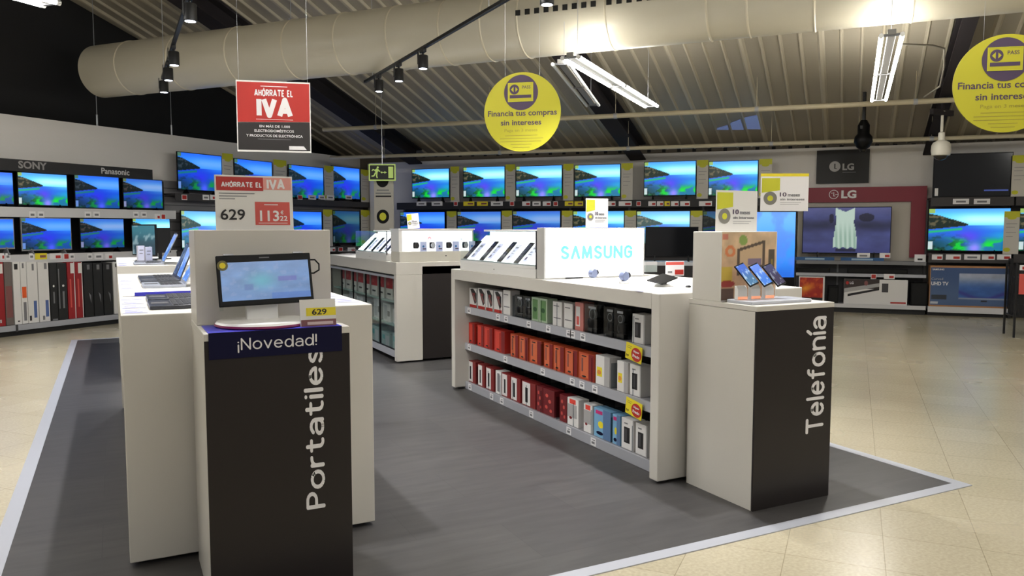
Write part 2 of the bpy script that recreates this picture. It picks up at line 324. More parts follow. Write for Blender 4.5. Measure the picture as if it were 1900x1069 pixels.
# walls
wallp=mat('pale grey painted wall',(222,218,214),.6,noise=.02,nscale=2)
blackw=mat('black painted wall',(13,12,13),.7)
gw=mat('dim grey wall panel',(150,147,144),.6)
o=MB().box(-14,.5,-.05,.05,0,3.12,wallp).part('wall_left'); move(o,LW.at(0,-.05),LW.rz); o['kind']='structure'
o=MB().box(.42,26,-.05,.05,0,2.99,wallp).part('wall_back'); move(o,BW.at(0,-.05),BW.rz); o['kind']='structure'
pa_=A3(*LW.at(.5,-.1)); pb_=A3(*BW.at(.42,-.0)); tt=az(-10)*.04
struct(MB().hexa([(*pa_[:2],0),(*pb_[:2],0),(*pb_[:2],2.99),(*pa_[:2],2.99)],[(*(pa_+tt)[:2],0),(*(pb_+tt)[:2],0),(*(pb_+tt)[:2],2.99),(*(pa_+tt)[:2],2.99)],wallp),'wall_corner')
# outer black wall rising to the sloping roof
ow=MB(); a=CN+dl*2.2+nl*.5; b=CN-dl*22+nl*.5
for q0,q1 in ((a,b),):
    t=nl*.12; ow.hexa([(q0[0],q0[1],0),(q1[0],q1[1],0),(q1[0],q1[1],cz(q1)-.01),(q0[0],q0[1],cz(q0)-.01)],[((q0+t)[0],(q0+t)[1],0),((q1+t)[0],(q1+t)[1],0),((q1+t)[0],(q1+t)[1],cz(q1)-.01),((q0+t)[0],(q0+t)[1],cz(q0)-.01)],blackw)
struct(ow,'wall_outer')
ob_=MB(); a=CN-db*.2+nb*.22; b=CN+db*26+nb*.22; t=nb*.1
ob_.hexa([(a[0],a[1],0),(b[0],b[1],0),(b[0],b[1],cz(b)-.01),(a[0],a[1],cz(a)-.01)],[((a+t)[0],(a+t)[1],0),((b+t)[0],(b+t)[1],0),((b+t)[0],(b+t)[1],cz(b)-.03),((a+t)[0],(a+t)[1],cz(a)-.03)],mat('brown eaves board',(108,98,84),.7))
for k in range(60):
    q=CN+db*(.8+k*.3)+nb*.215; z=cz(q)-.06; m_=db*.035; ob_.hexa([(*(q-m_)[:2],z-.035),(*(q+m_)[:2],z-.035),(*(q+m_)[:2],z+.03),(*(q-m_)[:2],z+.03)],[(*(q-m_+nb*.02)[:2],z-.035),(*(q+m_+nb*.02)[:2],z-.035),(*(q+m_+nb*.02)[:2],z+.03),(*(q-m_+nb*.02)[:2],z+.03)],blackw)
struct(ob_,'wall_eaves')
# ceiling: ribbed sheets on a slope
cm=mat('taupe roof sheet',(158,150,134),.5,noise=.05,nscale=1.5); cr=mat('pale roof rib',(186,178,158),.45)
c=MB(); e0=wb+g*.9
def cpt(a,b,dz=0): p=wb+g*a+hh*b; return (p[0],p[1],cz(p)+dz)
c.add([cpt(.9,-26),cpt(.9,26),cpt(-30,26),cpt(-30,-26),cpt(.9,-26,.05),cpt(.9,26,.05),cpt(-30,26,.05),cpt(-30,-26,.05)],[(0,1,2,3),(4,5,6,7),(0,1,5,4),(2,3,7,6),(1,2,6,5),(0,3,7,4)],cm)
k=-26.0; i=0
while k<26:
    wd=.028 if i%4 else .05; hgt=.035
    c.add([cpt(.9,k-wd),cpt(.9,k-wd*.4,-hgt),cpt(.9,k+wd*.4,-hgt),cpt(.9,k+wd),cpt(-24,k-wd),cpt(-24,k-wd*.4,-hgt),cpt(-24,k+wd*.4,-hgt),cpt(-24,k+wd)],[(0,1,5,4),(1,2,6,5),(2,3,7,6),(0,1,2,3),(4,5,6,7)],cr)
    k+=.27; i+=1
struct(c,'ceiling')
# bluish reflected light on the ceiling ribs, built as dim glowing sheets
p=hit(1368,228,(wb[0],wb[1],CZ0-.002),A3(CS*g[0],CS*g[1],1)); 
def pc(x,y): q=hit(x,y,(wb[0],wb[1],CZ0),A3(CS*g[0],CS*g[1],1)); return q
t=thing('light_patch','small bluish daylit translucent patch set in the sloping ribbed ceiling','roof light',pc(1370,226)); t_=A3(*t.location)
dm=mat('blue light patch glow',(112,128,176),.3,emit=.42)
for qd in ((1328,238,1352,238,1350,231,1332,236),(1357,238,1380,238,1374,220,1353,228),(1385,237,1412,237,1406,212,1380,217)):
    qs=[pc(qd[i],qd[i+1])-t_ for i in (0,2,4,6)]; MB().hexa([(q[0],q[1],q[2]-.03) for q in qs],[(q[0],q[1],q[2]-.01) for q in qs],dm).part('glow_sheet',t)
# rafters
raf=mat('dark steel rafter',(50,46,48),.85,spec=.15)
for i,(x,y,wd,lb) in enumerate(((772,304,.34,'dark steel rafter running down behind the red and black sign'),(1184,312,.32,'dark steel rafter running down beside the lit fluorescent tubes'),(1722,300,.18,'dark steel rafter at right near the white dome camera'))):
    a,zz=BW.px(x,y,.1); p=A3(*BW.at(a,.12)); dirn=az((24.6,24.8,22.6)[i]); perp=A3(-dirn[1],dirn[0],0); mb=MB()
    p0=p; p1=p-dirn*19
    def sec(q,h0,h1): 
        z=cz(q)-.04; return [(*(q-perp*wd/2)[:2],z-h0),(*(q+perp*wd/2)[:2],z-h0),(*(q+perp*wd/2)[:2],z-h0-.03),(*(q-perp*wd/2)[:2],z-h0-.03)]
    for h in (0,.30): mb.hexa(sec(p0,h,0),sec(p1,h,0),raf)
    for s_ in (0,):
        q0,q1=p0,p1; z0,z1=cz(q0)-.04,cz(q1)-.04; t=perp*.02
        mb.hexa([(*(q0-t)[:2],z0),(*(q0+t)[:2],z0),(*(q0+t)[:2],z0-.31),(*(q0-t)[:2],z0-.31)],[(*(q1-t)[:2],z1),(*(q1+t)[:2],z1),(*(q1+t)[:2],z1-.31),(*(q1-t)[:2],z1-.31)],raf)
    o=mb.part('rafter'); tag(o,lb,'rafter','steel rafters under the roof')
#@@STRUCT_END
# ------------------------------------------------------------------ overhead: duct, lamps, tracks, pipes, hanging signs
cream=mat('cream painted duct steel',(194,188,170),.32,noise=.02,nscale=2); creamr=mat('cream duct joint ring',(206,198,176),.35)
ah=az(-66.5); an=A3(ah[1],-ah[0],0); an=-an if an@A3(st,ct,0)>0 else an  # duct axis (towards the far left) and side facing the sales floor
DS=1.18; d0=PZ(1085,97,1.5+1.71*DS); DR=.39; DZ=d0[2]+DR
# axis parameter: s=0 under pixel column 1085, positive to the far left
LB=[]
def s_of(x):   # where a sight line column meets the duct's axis plane
    q=hit(x,60,(d0[0],d0[1],0),an); return (q-d0)@ah
duct=thing('ventilation_duct','long round cream ventilation duct hung across the whole ceiling','duct',(d0[0],d0[1],DZ),math.atan2(ah[1],ah[0]))
sL=s_of(184); sR=-22.0
MB().tube([(sR,0,0),(sL,0,0)],DR,64,cream).part('duct_body',duct,smooth=True)
for x in (250,345,452,556,650,745,840,915,982,1140,1320,1392,1512,1690,1905,2300):
    s=s_of(x); MB().tube([(s-.012,0,0),(s-.004,0,0),(s+.004,0,0),(s+.012,0,0)],[DR+.001,DR+.009,DR+.009,DR+.001],64,creamr).part('joint_ring',duct,smooth=True)
sgn=1 if (A3(-math.sin(duct.rotation_euler[2]),math.cos(duct.rotation_euler[2]),0)@an)>0 else -1
slotm=mat('dark air slot',(12,11,10),.8)
for xa,xb,ph in ((985,1120,4),(1148,1292,4)):
    for k in range(9):
        s=s_of(xa+(xb-xa)*k/8); f=math.radians(ph); y=sgn*math.cos(f)*DR; z=math.sin(f)*DR
        MB().box(s-.028,s+.028,y-.012,y+.012,z-.03,z+.03,slotm).part('air_slot',duct)
for x in (540,1062,1300,1900):
    s=s_of(x); q=d0+ah*s; MB().tube([(s,0,DR-.01),(s,0,cz(q)-DZ-.02)],.004,6,alu).part('hanger_wire',duct)
    MB().box(s-.015,s+.015,-.03,.03,DR-.01,DR+.03,lightg).part('hanger_clip',duct)
# fluorescent battens
ga=az(23.5); garz=math.atan2(ga[1],ga[0])
def batten(loc,L,label,group,lit=True,area=False,wires=True,n=2,rz=None):
    t=thing('fluorescent_batten',label,'ceiling light',loc,garz if rz is None else rz,group)
    MB().box(0,L,-.036,.036,.0,.05,mat('grey batten housing',(120,118,114),.5)).part('housing',t,bevel=.004)
    tm=tubem if lit else white2
    for sy in (-1,1):
        for k in range(n):
            a=L*k/n+.03; b=L*(k+1)/n-.03
            MB().tube([(a,sy*.088,0),(b,sy*.088,0)],.02,12,tm).part('tube',t,smooth=True)
            MB().tube([(a-.02,sy*.088,0),(a+.015,sy*.088,0)],.021,12,white2).part('end_cap',t)
            MB().tube([(b-.015,sy*.088,0),(b+.02,sy*.088,0)],.021,12,white2).part('end_cap',t)
    for k in range(n+1):
        a=min(max(L*k/n,.03),L-.03); MB().box(a-.015,a+.015,-.108,.108,-.008,.012,midg).part('tube_holder',t)
    if wires:
        for a in (.25,L-.25):
            q=A3(*loc)+ga*a; MB().tube([(a,0,.07),(a,0,cz(q)-loc[2]-.03)],.003,6,lightg).part('hanger_wire',t)
    if area:
        ld=bpy.data.lights.new('batten light','AREA'); ld.shape='RECTANGLE'; ld.size=L; ld.size_y=.12; ld.energy=AREA_W; ld.color=(1,.96,.9)
        lo=bpy.data.objects.new('batten_light',ld); COL.objects.link(lo); lo.parent=t; lo.location=(L/2,0,-.03)
    return t
zb=3.28
p=PZ(1057,106,zb); L1=np.linalg.norm(PZ(1211,198,zb)-p); batten(p,L1,'lit twin tube fluorescent batten hanging beside the nearer yellow disc sign','twin tube battens')
p=PZ(1655,64,zb); L2=np.linalg.norm(PZ(1630,187,zb)-p); batten(p,L2,'lit twin tube fluorescent batten above the black wall plaque at right','twin tube battens')
p=PZ(99,9,zb)-ga*3.9; batten(p,3.9,'lit fluorescent batten cut off by the top left corner of the photo','twin tube battens')
p=PZ(1040,118,3.28); p2_=PZ(1100,196,3.28); d_=p2_-p; batten(p,np.linalg.norm(d_),'unlit thin batten hanging just left of the lit tubes','unlit batten',lit=False,rz=math.atan2(d_[1],d_[0]))
for k,(cx_,cy_) in enumerate(((-6.2,2.6),(-2,3.0),(2.2,2.8),(6.6,2.6),(-4,-3.2),(1,-3.4),(6,-3.6),(12.5,5.5),(-8.6,4.6),(11.5,.5))):
    q=A3(cx_*ct+cy_*st,-cx_*st+cy_*ct,0); batten((q[0],q[1],3.7),3.9,'lit fluorescent batten of the shop rows outside the photo','twin tube battens out of view',area=True)  # extra battens added out of view to brighten the hall
# spot tracks
ZT=3.45
def track(x,y0,y1,ys,label,slab):
    t=thing('lighting_track',label,'lighting track',(x,y0,ZT),0)
    MB().box(-.018,.018,0,y1-y0,-.016,.016,blackm).part('rail',t,bevel=.002)
    for yy in (y0+.4,(y0+y1)/2,y1-.35): MB().tube([(0,yy-y0,.016),(0,yy-y0,cz((x,yy))-ZT-.03)],.004,6,alu).part('hanger_wire',t)
    for k,(yy,tl) in enumerate(ys):
        s=thing('track_spotlight',slab[k] if k<len(slab) else slab[-1],'spotlight',(x,yy,ZT-.016),0,'black track spotlights')
        MB().box(-.02,.02,-.055,.055,-.035,0,blackm).part('adapter',s,bevel=.003)
        MB().tube([(0,0,-.035),(0,0,-.07)],.012,10,blackm).part('stem',s)
        MB().lathe([(.05,-.205),(.055,-.2),(.055,-.07),(.05,-.062),(.012,-.06)],28,blackm).part('lamp_body',s,smooth=True)
        MB().lathe([(.043,-.2065),(.043,-.203)],24,lens_w).part('lens',s)
        MB().box(-.06,-.052,-.02,.02,-.16,-.03,blackm).part('side_bracket',s)
        ld=bpy.data.lights.new('spot','SPOT'); ld.energy=SPOT_W; ld.spot_size=math.radians(96); ld.spot_blend=.7; ld.shadow_soft_size=.04; ld.color=(.97,.98,1)
        lo=bpy.data.objects.new('spot_light',ld); COL.objects.link(lo); lo.parent=s; lo.location=(0,0,-.215)
xr=PZ(677,152,ZT)[0]; yr=PZ(677,152,ZT)[1]; xl=PZ(303,140,ZT)[0]
yfor=lambda x,y,v: PX(x,y,v)[1]
rys=[(yfor(703,152,xr),0),(yfor(740,132,xr),0),(yfor(785,107,xr),0),(yfor(1015,-24,xr),0),(4.6,0),(3.4,0)]
track(xr,2.6,yr,rys,'black lighting track crossing in front of the cream duct',['black track spotlight farthest along the middle track','black track spotlight second from the far end of middle track','black track spotlight third from the far end of middle track','black track spotlight at the top edge above yellow disc','black track spotlight above the sign box, out of the frame','black track spotlight above the phone pedestal, out of the frame'])
lys=[(yfor(303,128,xl),0),(yfor(311,98,xl),0),(yfor(321,58,xl),0),(7.2,0),(5.6,0),(4.2,0)]
track(xl,2.8,lys[0][0]+.25,lys,'black lighting track at upper left above the laptop counters',['lowest of the three black spotlights at upper left','middle of the three black spotlights at upper left','highest of the three black spotlights at upper left','black track spotlight above far end of near laptop counter, out of the frame','black track spotlight above middle of near laptop counter, out of the frame','black track spotlight above the laptop pedestal, out of the frame'])
# long pipes
pipem=mat('cream painted pipe',(196,186,160),.4)
for (xa,ya,xb,yb,z,r,lb) in ((600,240.7,1790,184.5,3.38,.04,'thin cream pipe crossing under the ceiling, the upper and nearer one'),(613,293,1896,252,2.98,.035,'thin cream pipe crossing just above the televisions, the lower one')):
    a=PZ(xa,ya,z); b=PZ(xb,yb,z); d=(b-a); d/=np.linalg.norm(d); b=b+d*5; t=thing('ceiling_pipe',lb,'pipe',(0,0,0))
    MB().tube([a,b],r,12,pipem).part('pipe_run',t,smooth=True)
    n=7
    for k in range(n):
        q=a+(b-a)*(k+.5)/n; MB().tube([q,(q[0],q[1],cz(q)-.03)],.005,6,pipem).part('hanger_rod',t); MB().tube([q-d*.03,q+d*.03],r+.006,12,lightg).part('clamp',t)
# cables hanging down to the left partition
for x,y0,lb in ((184,226,'left one of two thin steel cables above the pale partition'),(322,243,'right one of two thin steel cables above the pale partition')):
    s,z=LW.px(x,y0,.0); q=A3(*LW.at(s,-.05,3.12)); mb=MB(); mb.tube([q,(q[0],q[1],cz(q)-.04)],.006,6,alu); mb.tube([q,(q[0],q[1],3.3)],.014,8,alu)
    tag(mb.part('steel_cable'),lb,'cable')
# small cable conduit near the right battens
c0=A3(*PZ(1660,84,3.9)); mb=MB(); pts=[PD(1668,82,9.0),PD(1730,84,9.4),PD(1752,90,9.8),PD(1752,122,10.2),PD(1744,160,10.8),PD(1715,180,11.4)]
mb.tube(pts,.012,8,mat('grey conduit',(130,124,112),.5)); tag(mb.part('cable_conduit'),'thin grey cable conduit curving from right batten to the rafter','conduit')
# domes and devices
q=PD(1746,277,11.8); dc=thing('dome_camera','white dome security camera hanging on a stem at upper right','camera',q,0)
MB().lathe([(.10,-.10),(.125,-.09),(.135,-.02),(.13,.06),(.11,.10),(.06,.13),(.05,.13)],32,mat('white camera housing',(206,202,190),.4)).part('housing',dc,smooth=True)
MB().lathe([(.02,-.165),(.06,-.15),(.09,-.12),(.1,-.10)],28,mat('smoked dome',(40,38,36),.1)).part('dome',dc,smooth=True)
MB().lathe([(.05,.13),(.045,.24),(.02,.26),(.02,.55),(.04,.56)],16,mat('white camera housing')).part('stem',dc,smooth=True)
zt=cz(q)-q[2]-.05; MB().box(-.02,.02,-.02,.02,.55,max(zt,.6),raf).part('hanger_bar',dc)
MB().box(-.25,.22,-.03,.03,.5,.58,raf).part('cross_bar',dc)
q=PD(1602,254,12.6); pj=thing('hanging_projector','black projector device hanging from the ceiling above the plaque','projector',q,0.3)
MB().lathe([(.05,.26),(.09,.18),(.09,.05),(.13,0),(.14,-.08),(.1,-.16),(.05,-.2)],20,blackp).part('body',pj,smooth=True)
MB().lathe([(.04,-.235),(.05,-.2)],16,mat('dark lens glass',(10,10,14),.05)).part('lens',pj)
MB().box(-.09,.09,-.02,.02,.12,.17,blackm).box(-.02,.02,-.02,.02,.25,cz(q)-q[2]-.05,blackm).part('bracket',pj)
# yellow disc signs
lime2=mat('lime yellow disc',(184,178,36),.5)
def discsign(q,rv,rz,label):
    t=thing('disc_sign',label,'hanging sign',q,rz,'yellow finance disc signs')
    MB().disc(0,0,rv,rv,-.006,.006,lime2,72).part('disc_board',t)
    mb=MB(); y=-.008; r=.31*2*rv*.73
    mb.disc(-.03*rv,.49*rv,r*.98,r*.98,y,-.006,purpleink,48)
    x0,x1,z0,z1=-.37*rv,.29*rv,.26*rv,.74*rv
    mb.box(x0,x1,y-.001,y,z0,z1,lime2); mb.box(x0+.03*rv,x1-.03*rv,y-.002,y,z0+.03*rv,z1-.03*rv,mat('lime yellow disc'))
    mb.box(x0+.05*rv,x1-.05*rv,y-.003,y,z0+.09*rv,z0+.17*rv,purpleink)
    mb.disc(x0+.17*rv,z1-.17*rv,.125*rv,.125*rv,y-.003,y,purpleink,28)
    mb.box(x0-.0,x0+.012*rv,y-.003,y,z0,z1,lime); mb.box(x0,x1,y-.003,y,z1-.012*rv,z1,lime); mb.box(x0,x1,y-.003,y,z0,z0+.012*rv,lime); mb.box(x1-.012*rv,x1,y-.003,y,z0,z1,lime)
    cx=x0+.17*rv; cz_=z1-.17*rv
    mb.prism([(cx-.09*rv,cz_),(cx-.02*rv,cz_+.07*rv),(cx-.02*rv,cz_-.07*rv)],y-.004,y,lime2); mb.prism([(cx+.09*rv,cz_),(cx+.03*rv,cz_-.06*rv),(cx+.03*rv,cz_+.06*rv)],y-.004,y,lime2)
    mb.part('card_emblem',t)
    text(t,'PASS',.0*rv,.22*rv,.58*rv,.66*rv,-.0095,purpleink,bold=.01)
    text(t,'Financia tus compras',-.9*rv,.9*rv,-.14*rv,.05*rv,-.006,purpleink,bold=.015)
    text(t,'sin intereses',-.56*rv,.5*rv,-.33*rv,-.2*rv,-.006,purpleink,bold=.015)
    text(t,'Paga en 3 meses',-.46*rv,.4*rv,-.52*rv,-.42*rv,-.006,mat('olive ink',(150,140,50),.6))
    mb=MB()
    for k,(a,b) in enumerate(((-.45,.4),(-.58,.55),(-.58,.5),(-.3,.25),(-.25,.2))): mb.box(a*rv,b*rv,-.0072,-.006,(-.6-.075*k)*rv,(-.585-.075*k)*rv,mat('olive ink'))
    mb.part('small_print',t)
    for sx in (-.45,.45):
        z=math.sqrt(1-.45**2)*rv; w=A3(math.cos(rz)*sx*rv,math.sin(rz)*sx*rv,0)+q
        MB().tube([(sx*rv,0,z-.01),(sx*rv,0,cz(w)-q[2]-.03)],.0012,5,alu).part('nylon_line',t)
q=PD(969,208,7.0); discsign(q,.345,math.radians(-40),'round lime yellow finance sign hanging near the centre of the photo')
q=PD(1866,155,5.68); discsign(q,.345,math.radians(-40),'round lime yellow finance sign cut by the right edge')
# red and black hanging sign
q=PD(508.5,217,6.5); rz=math.radians(-14); hs=thing('hanging_sign','square red and black hanging sign reading IVA','hanging sign',q,rz)
w,h=.291,.286
MB().box(-w,w,-.006,.006,-h,h,white2).part('backing_board',hs)
mb=MB(); mb.prism([(-w+.008,-.05),(w-.008,-.035),(w-.008,h-.012),(-w+.008,h-.012)],-.008,-.006,red); mb.part('red_panel',hs,label='upper red printed panel')
mb=MB(); mb.prism([(-w+.008,-h+.014),(w-.008,-h+.014),(w-.008,-.037),(-w+.008,-.052)],-.0078,-.006,mat('black print',(36,32,32),.5)); mb.part('black_panel',hs,label='lower black printed panel')
stroketext(hs,'AHÓRRATE EL',-.15,.155,.162,.232,-.0085,paper,wt=.34,gap=.42,square=True)
stroketext(hs,'IVA',-.135,.15,-.012,.158,-.0085,paper,wt=.42,gap=.4,square=True)
MB().box(-.1,.11,-.0086,-.008,.241,.246,paper).part('small_print',hs)
text(hs,'EN MÁS DE 1.000',-.115,.125,-.088,-.064,-.0085,paper,bold=.012)
text(hs,'ELECTRODOMÉSTICOS',-.155,.155,-.125,-.1,-.0085,paper,bold=.012)
text(hs,'Y PRODUCTOS DE ELECTRÓNICA',-.22,.225,-.165,-.14,-.0085,paper,bold=.012)
mb=MB(); mb.box(-.13,.13,-.0086,-.0078,-.184,-.181,grayink).box(-.14,.15,-.0086,-.0078,-.009-.015,-.006-.015,paper).prism([(.115,-.265),(.255,-.265),(.232,-.235),(.115,-.235)],-.0086,-.0078,paper).part('small_print',hs)
for sx in (-.27,.27):
    wv=A3(math.cos(rz)*sx,math.sin(rz)*sx,0)+q; MB().tube([(sx,0,h-.01),(sx,0,cz(wv)-q[2]-.03)],.0012,5,alu).part('nylon_line',hs)
# ------------------------------------------------------------------ counters
CT=1.125
footm=blackm
def legs_feet(t,pts,h=.02):
    for x,y in pts: MB().lathe([(.03,0),(.03,h)],16,footm,(x,y,0)).part('foot',t)
# ---- right phone counter
rc=thing('phone_counter','white phone counter with accessory shelves open on its left side','counter',(2.783,3.609,0))
Wd,Ln=1.13,3.131
MB().box(0,Wd,.08,Ln-.08,1.03,CT,white).part('worktop',rc,bevel=.004)
MB().box(0,Wd,0,.08,.02,CT,white).part('end_panel',rc,bevel=.006)
MB().box(0,Wd,Ln-.08,Ln,.02,CT,white).part('end_panel',rc,bevel=.006)
MB().box(.55,.57,.08,Ln-.08,.03,1.03,darkg).part('back_panel',rc)
MB().box(.57,Wd,.08,Ln-.08,.02,1.03,white).part('side_body',rc)
legs_feet(rc,[(.07,.05),(1.05,.05),(.07,Ln-.05),(1.05,Ln-.05)])
SH=[(.775,.715),(.435,.375),(.068,.005)]
for zt,zb_ in SH:
    s=MB().box(.117,.55,.08,Ln-.08,zt-.02,zt,midg).part('shelf',rc)
    MB().box(.105,.119,.08,Ln-.08,zb_,zt+.004,lightg).part('price_rail',s)
MB().box(.2,.55,.08,Ln-.08,.02,.05,blackm).part('plinth',rc)
for zt,_ in SH:
    for k in range(12):
        y=.2+k*(Ln-.35)/11.5; MB().box(.135,.5,y-.0015,y+.0015,zt,zt+.17,clear2).part('acrylic_divider',rc)
# price labels on the rails (photo columns)
PT={0:[(871,.5),(924,.5),(939,.5),(981,.5),(1017,.5),(1055,.5),(1062,.5),(1081,.5)],1:[(871,.5),(938,.5),(1007,.5),(1080,.5),(1104,.5),(1062,.5)],2:[(872,.5),(912,.5),(931,.5),(986,.5),(1056,.5),(1102,.5)]}
for k,row in PT.items():
    zt,zb_=SH[k]
    for x,_ in row:
        y=PX(x,700,2.888)[1]-3.609; mb=MB(); mb.box(.1035,.105,y-.032,y+.032,zb_+.006,zt-.004,paper); mb.box(.1028,.1036,y-.018,y+.02,zb_+.018,zb_+.034,grayink); mb.box(.1028,.1036,y-.022,y+.012,zb_+.042,zb_+.048,grayink); mb.part('price_label',rc)
# promo flags
for k,(x,y,lb) in enumerate(((1176,655,'yellow and red promotion flag clipped to the top shelf rail'),(1176,758,'yellow and red promotion flag clipped to the middle shelf rail'))):
    q=PX(x,y,2.872); t=thing('promo_flag',lb,'price flag',q,-math.pi/2,'promotion flags on the phone counter')
    a=.0; t.rotation_euler=(0,math.radians(7),-math.pi/2)
    MB().box(-.085,.085,-.0015,.0015,-.052,.052,yellow).part('card',t)
    mb=MB(); mb.disc(.03,-.005,.052,.043,-.003,-.0015,red,32); mb.part('red_disc',t)
    text(t,'Súper',.0,.06,.003,.02,-.003,paper,bold=.02); text(t,'Precio',-.005,.065,-.025,-.006,-.003,paper,bold=.02)
    text(t,'19',-.075,-.05,-.038,-.022,-.0015,ink,bold=.015)
    MB().box(-.07,.0-.03,-.0022,-.0015,.02,.024,mat('olive ink')).box(-.07,-.02,-.0022,-.0015,.032,.035,mat('olive ink')).part('small_print',t)
# ---- accessory packs on the shelves
whbox=mat('white carton',(222,220,218),.45); gybox=mat('grey carton side',(168,166,166),.5)
cartons={'white':whbox,'red':mat('red carton',(128,34,34),.45),'bright':mat('bright red carton',(178,40,30),.45),'orange':mat('orange carton',(180,72,38),.45),'black':mat('black carton',(32,31,33),.4),'clear':clear2,'teal':mat('blue carton',(120,170,205),.45),'dark':mat('dark red carton',(110,26,32),.45),'pink':mat('pink white carton',(196,120,112),.45),'green':mat('light green pack',(176,196,170),.45)}
def pack(kind,x0,x1,row,h,lab,depth=.09,grp=None):
    ya=PX(x0,700,2.925)[1]; yb=PX(x1,700,2.925)[1]; w_=max(ya-yb,.02)*.97; zt=SH[row][0]; yc=(ya+yb)/2
    nm={'pic':'accessory_pack','whitebox':'accessory_box','watch':'watch_pack','green':'card_pack','redcase':'phone_case_pack','orangecase':'phone_case_pack','phone':'phone_box','orn':'case_box','bulb':'bulb_box','wred':'accessory_box','cup':'charger_box','bolt':'charger_box','stick':'stick_pack','pinkbox':'accessory_box'}[kind]
    t=thing(nm,lab,'packaging',(2.925,yc,zt+.0005),-math.pi/2,grp or 'accessory packs on the '+('top','middle','bottom')[row]+' shelf of the phone counter')
    body={'pic':'white','whitebox':'white','watch':'clear','green':'green','redcase':'bright','orangecase':'orange','phone':'white','orn':'dark','bulb':'teal','wred':'white','cup':'red','bolt':'white','stick':'white','pinkbox':'pink'}[kind]
    R_='r';E_='e'
    if kind=='watch':
        MB().box(-w_/2,w_/2,0,depth*.7,0,h,clear2).part('clear_case',t)
        MB().box(-w_*.38,w_*.38,.012,depth*.5,0,h*.16,blackp).part('stand',t)
        MB().lathe([(w_*.3,h*.2),(w_*.34,h*.3),(w_*.34,h*.42),(w_*.3,h*.5)],18,blackp,(0,.035,0)).part('strap',t,smooth=True)
        MB().disc(0,h*.66,w_*.26,w_*.26,.012,.03,alu,20).disc(0,h*.66,w_*.2,w_*.2,.010,.012,blackp,20).part('watch_face',t)
        MB().box(-w_*.3,w_*.3,.01,.012,h*.84,h*.92,paper).part('printed_band',t); return t
    if kind=='pic':
        MB().box(-w_/2,w_/2,0,depth,0,h,cartons['white']).part('carton',t)
        decal(t,'front_print',w_,h,0,[('p',[(.12,.95),(.5,.98),(.9,.75),(.9,.3),(.7,.18)],ink),('p',[(.3,.8),(.55,.72),(.85,.4),(.8,.28),(.5,.5)],brown),('r',.05,.95,.0,.14,red),('e',.62,.7,.13,.07,dred)]); return t
    if kind in('redcase','orangecase'):
        MB().box(-w_/2,w_/2,0,depth,0,h,cartons[body]).part('carton',t)
        sh=[('r',.12,.62,.08,.93,mat('case picture orange',(206,104,64),.4) if kind=='orangecase' else mat('case picture red',(204,58,42),.4)),('r',.66,.98,.02,.98,dred),('e',.36,.12,.14,.035,ink)]
        if kind=='orangecase': sh+=[('r',.2,.3,.3,.8,brown),('r',.22,.5,.86,.9,ink)]
        decal(t,'front_print',w_,h,0,sh); return t
    if kind=='phone':
        MB().box(-w_/2,w_/2,0,depth,0,h,cartons['white']).part('carton',t,bevel=.002)
        decal(t,'front_print',w_,h,0,[('r',.2,.66,.2,.72,ink),('r',.25,.45,.26,.66,darkg),('r',.22,.5,.82,.86,grayink),('r',.9,1.0,0,1,gybox)]); return t
    if kind=='green':
        MB().box(-w_/2,w_/2,0,depth,0,h,cartons['green']).part('carton',t); decal(t,'front_print',w_,h,0,[('r',.15,.85,.08,.92,mat('soft green print',(96,140,84),.5)),('e',.5,.5,.24,.1,mat('deep green ink',(30,80,36),.5))]); return t
    MB().box(-w_/2,w_/2,0,depth,0,h,cartons[body]).part('carton',t)
    D={'whitebox':[('r',.1,.9,.3,.34,grayink),('r',.1,.7,.8,.84,grayink)],'orn':[('e',.3,.3,.12,.07,salmon),('e',.6,.55,.12,.07,salmon),('e',.35,.75,.12,.07,salmon),('e',.7,.2,.1,.06,salmon)],
       'bulb':[('e',.4,.45,.16,.12,yellow),('r',.1,.5,.8,.92,mat('magenta ink',(190,40,110),.5)),('e',.35,.15,.2,.06,navy),('r',.55,1,0,1,mat('mid blue print',(90,120,160),.5))],
       'wred':[('r',.2,.75,.8,.97,mat('coral red print',(226,70,56),.5)),('r',0,.85,.3,.78,gybox),('e',.3,.28,.12,.05,dred)],
       'cup':[('r',.04,.62,.04,.96,whbox),('r',.26,.44,.15,.75,ink)],
       'bolt':[('r',.08,.45,.28,.6,yellow),('e',.25,.42,.14,.08,mat('amber print',(220,140,60),.5)),('r',.62,1,0,1,gybox)],
       'stick':[('r',.3,.7,.1,.9,grayink)],'pinkbox':[('r',.1,.6,.15,.85,whbox),('r',.2,.5,.2,.5,salmon)]}[kind]
    decal(t,'front_print',w_,h,0,D); return t
o_={1:'first',2:'second',3:'third',4:'fourth',5:'fifth',6:'sixth',7:'seventh',8:'eighth',9:'ninth',10:'tenth',11:'eleventh',12:'twelfth',13:'thirteenth',14:'fourteenth',15:'fifteenth',16:'sixteenth'}
rowA=[('pic',871.6,886,.175,'white pack with dark red picture'),('pic',887,901,.185,'white pack with dark red picture'),('pic',901.5,915,.185,'white pack with dark red picture'),('pic',916.6,932,.185,'white pack with dark red picture'),('whitebox',933.6,947,.205,'plain white box'),('watch',955,969,.18,'clear case with a dark watch'),('watch',970,984,.18,'clear case with a dark watch'),('green',986,999.5,.185,'pale pack with green print'),('green',1000,1015,.185,'pale pack with green print'),('whitebox',1025,1042,.18,'white accessory box'),('whitebox',1046,1062,.18,'white accessory box'),('pinkbox',1066,1082,.2,'pinkish red and white box'),('watch',1084,1107,.2,'clear case with a black watch'),('watch',1119,1137,.2,'clear case with a black watch'),('watch',1138,1156,.2,'clear case with a black watch'),('phone',1172,1196,.185,'white phone box with dark picture')]
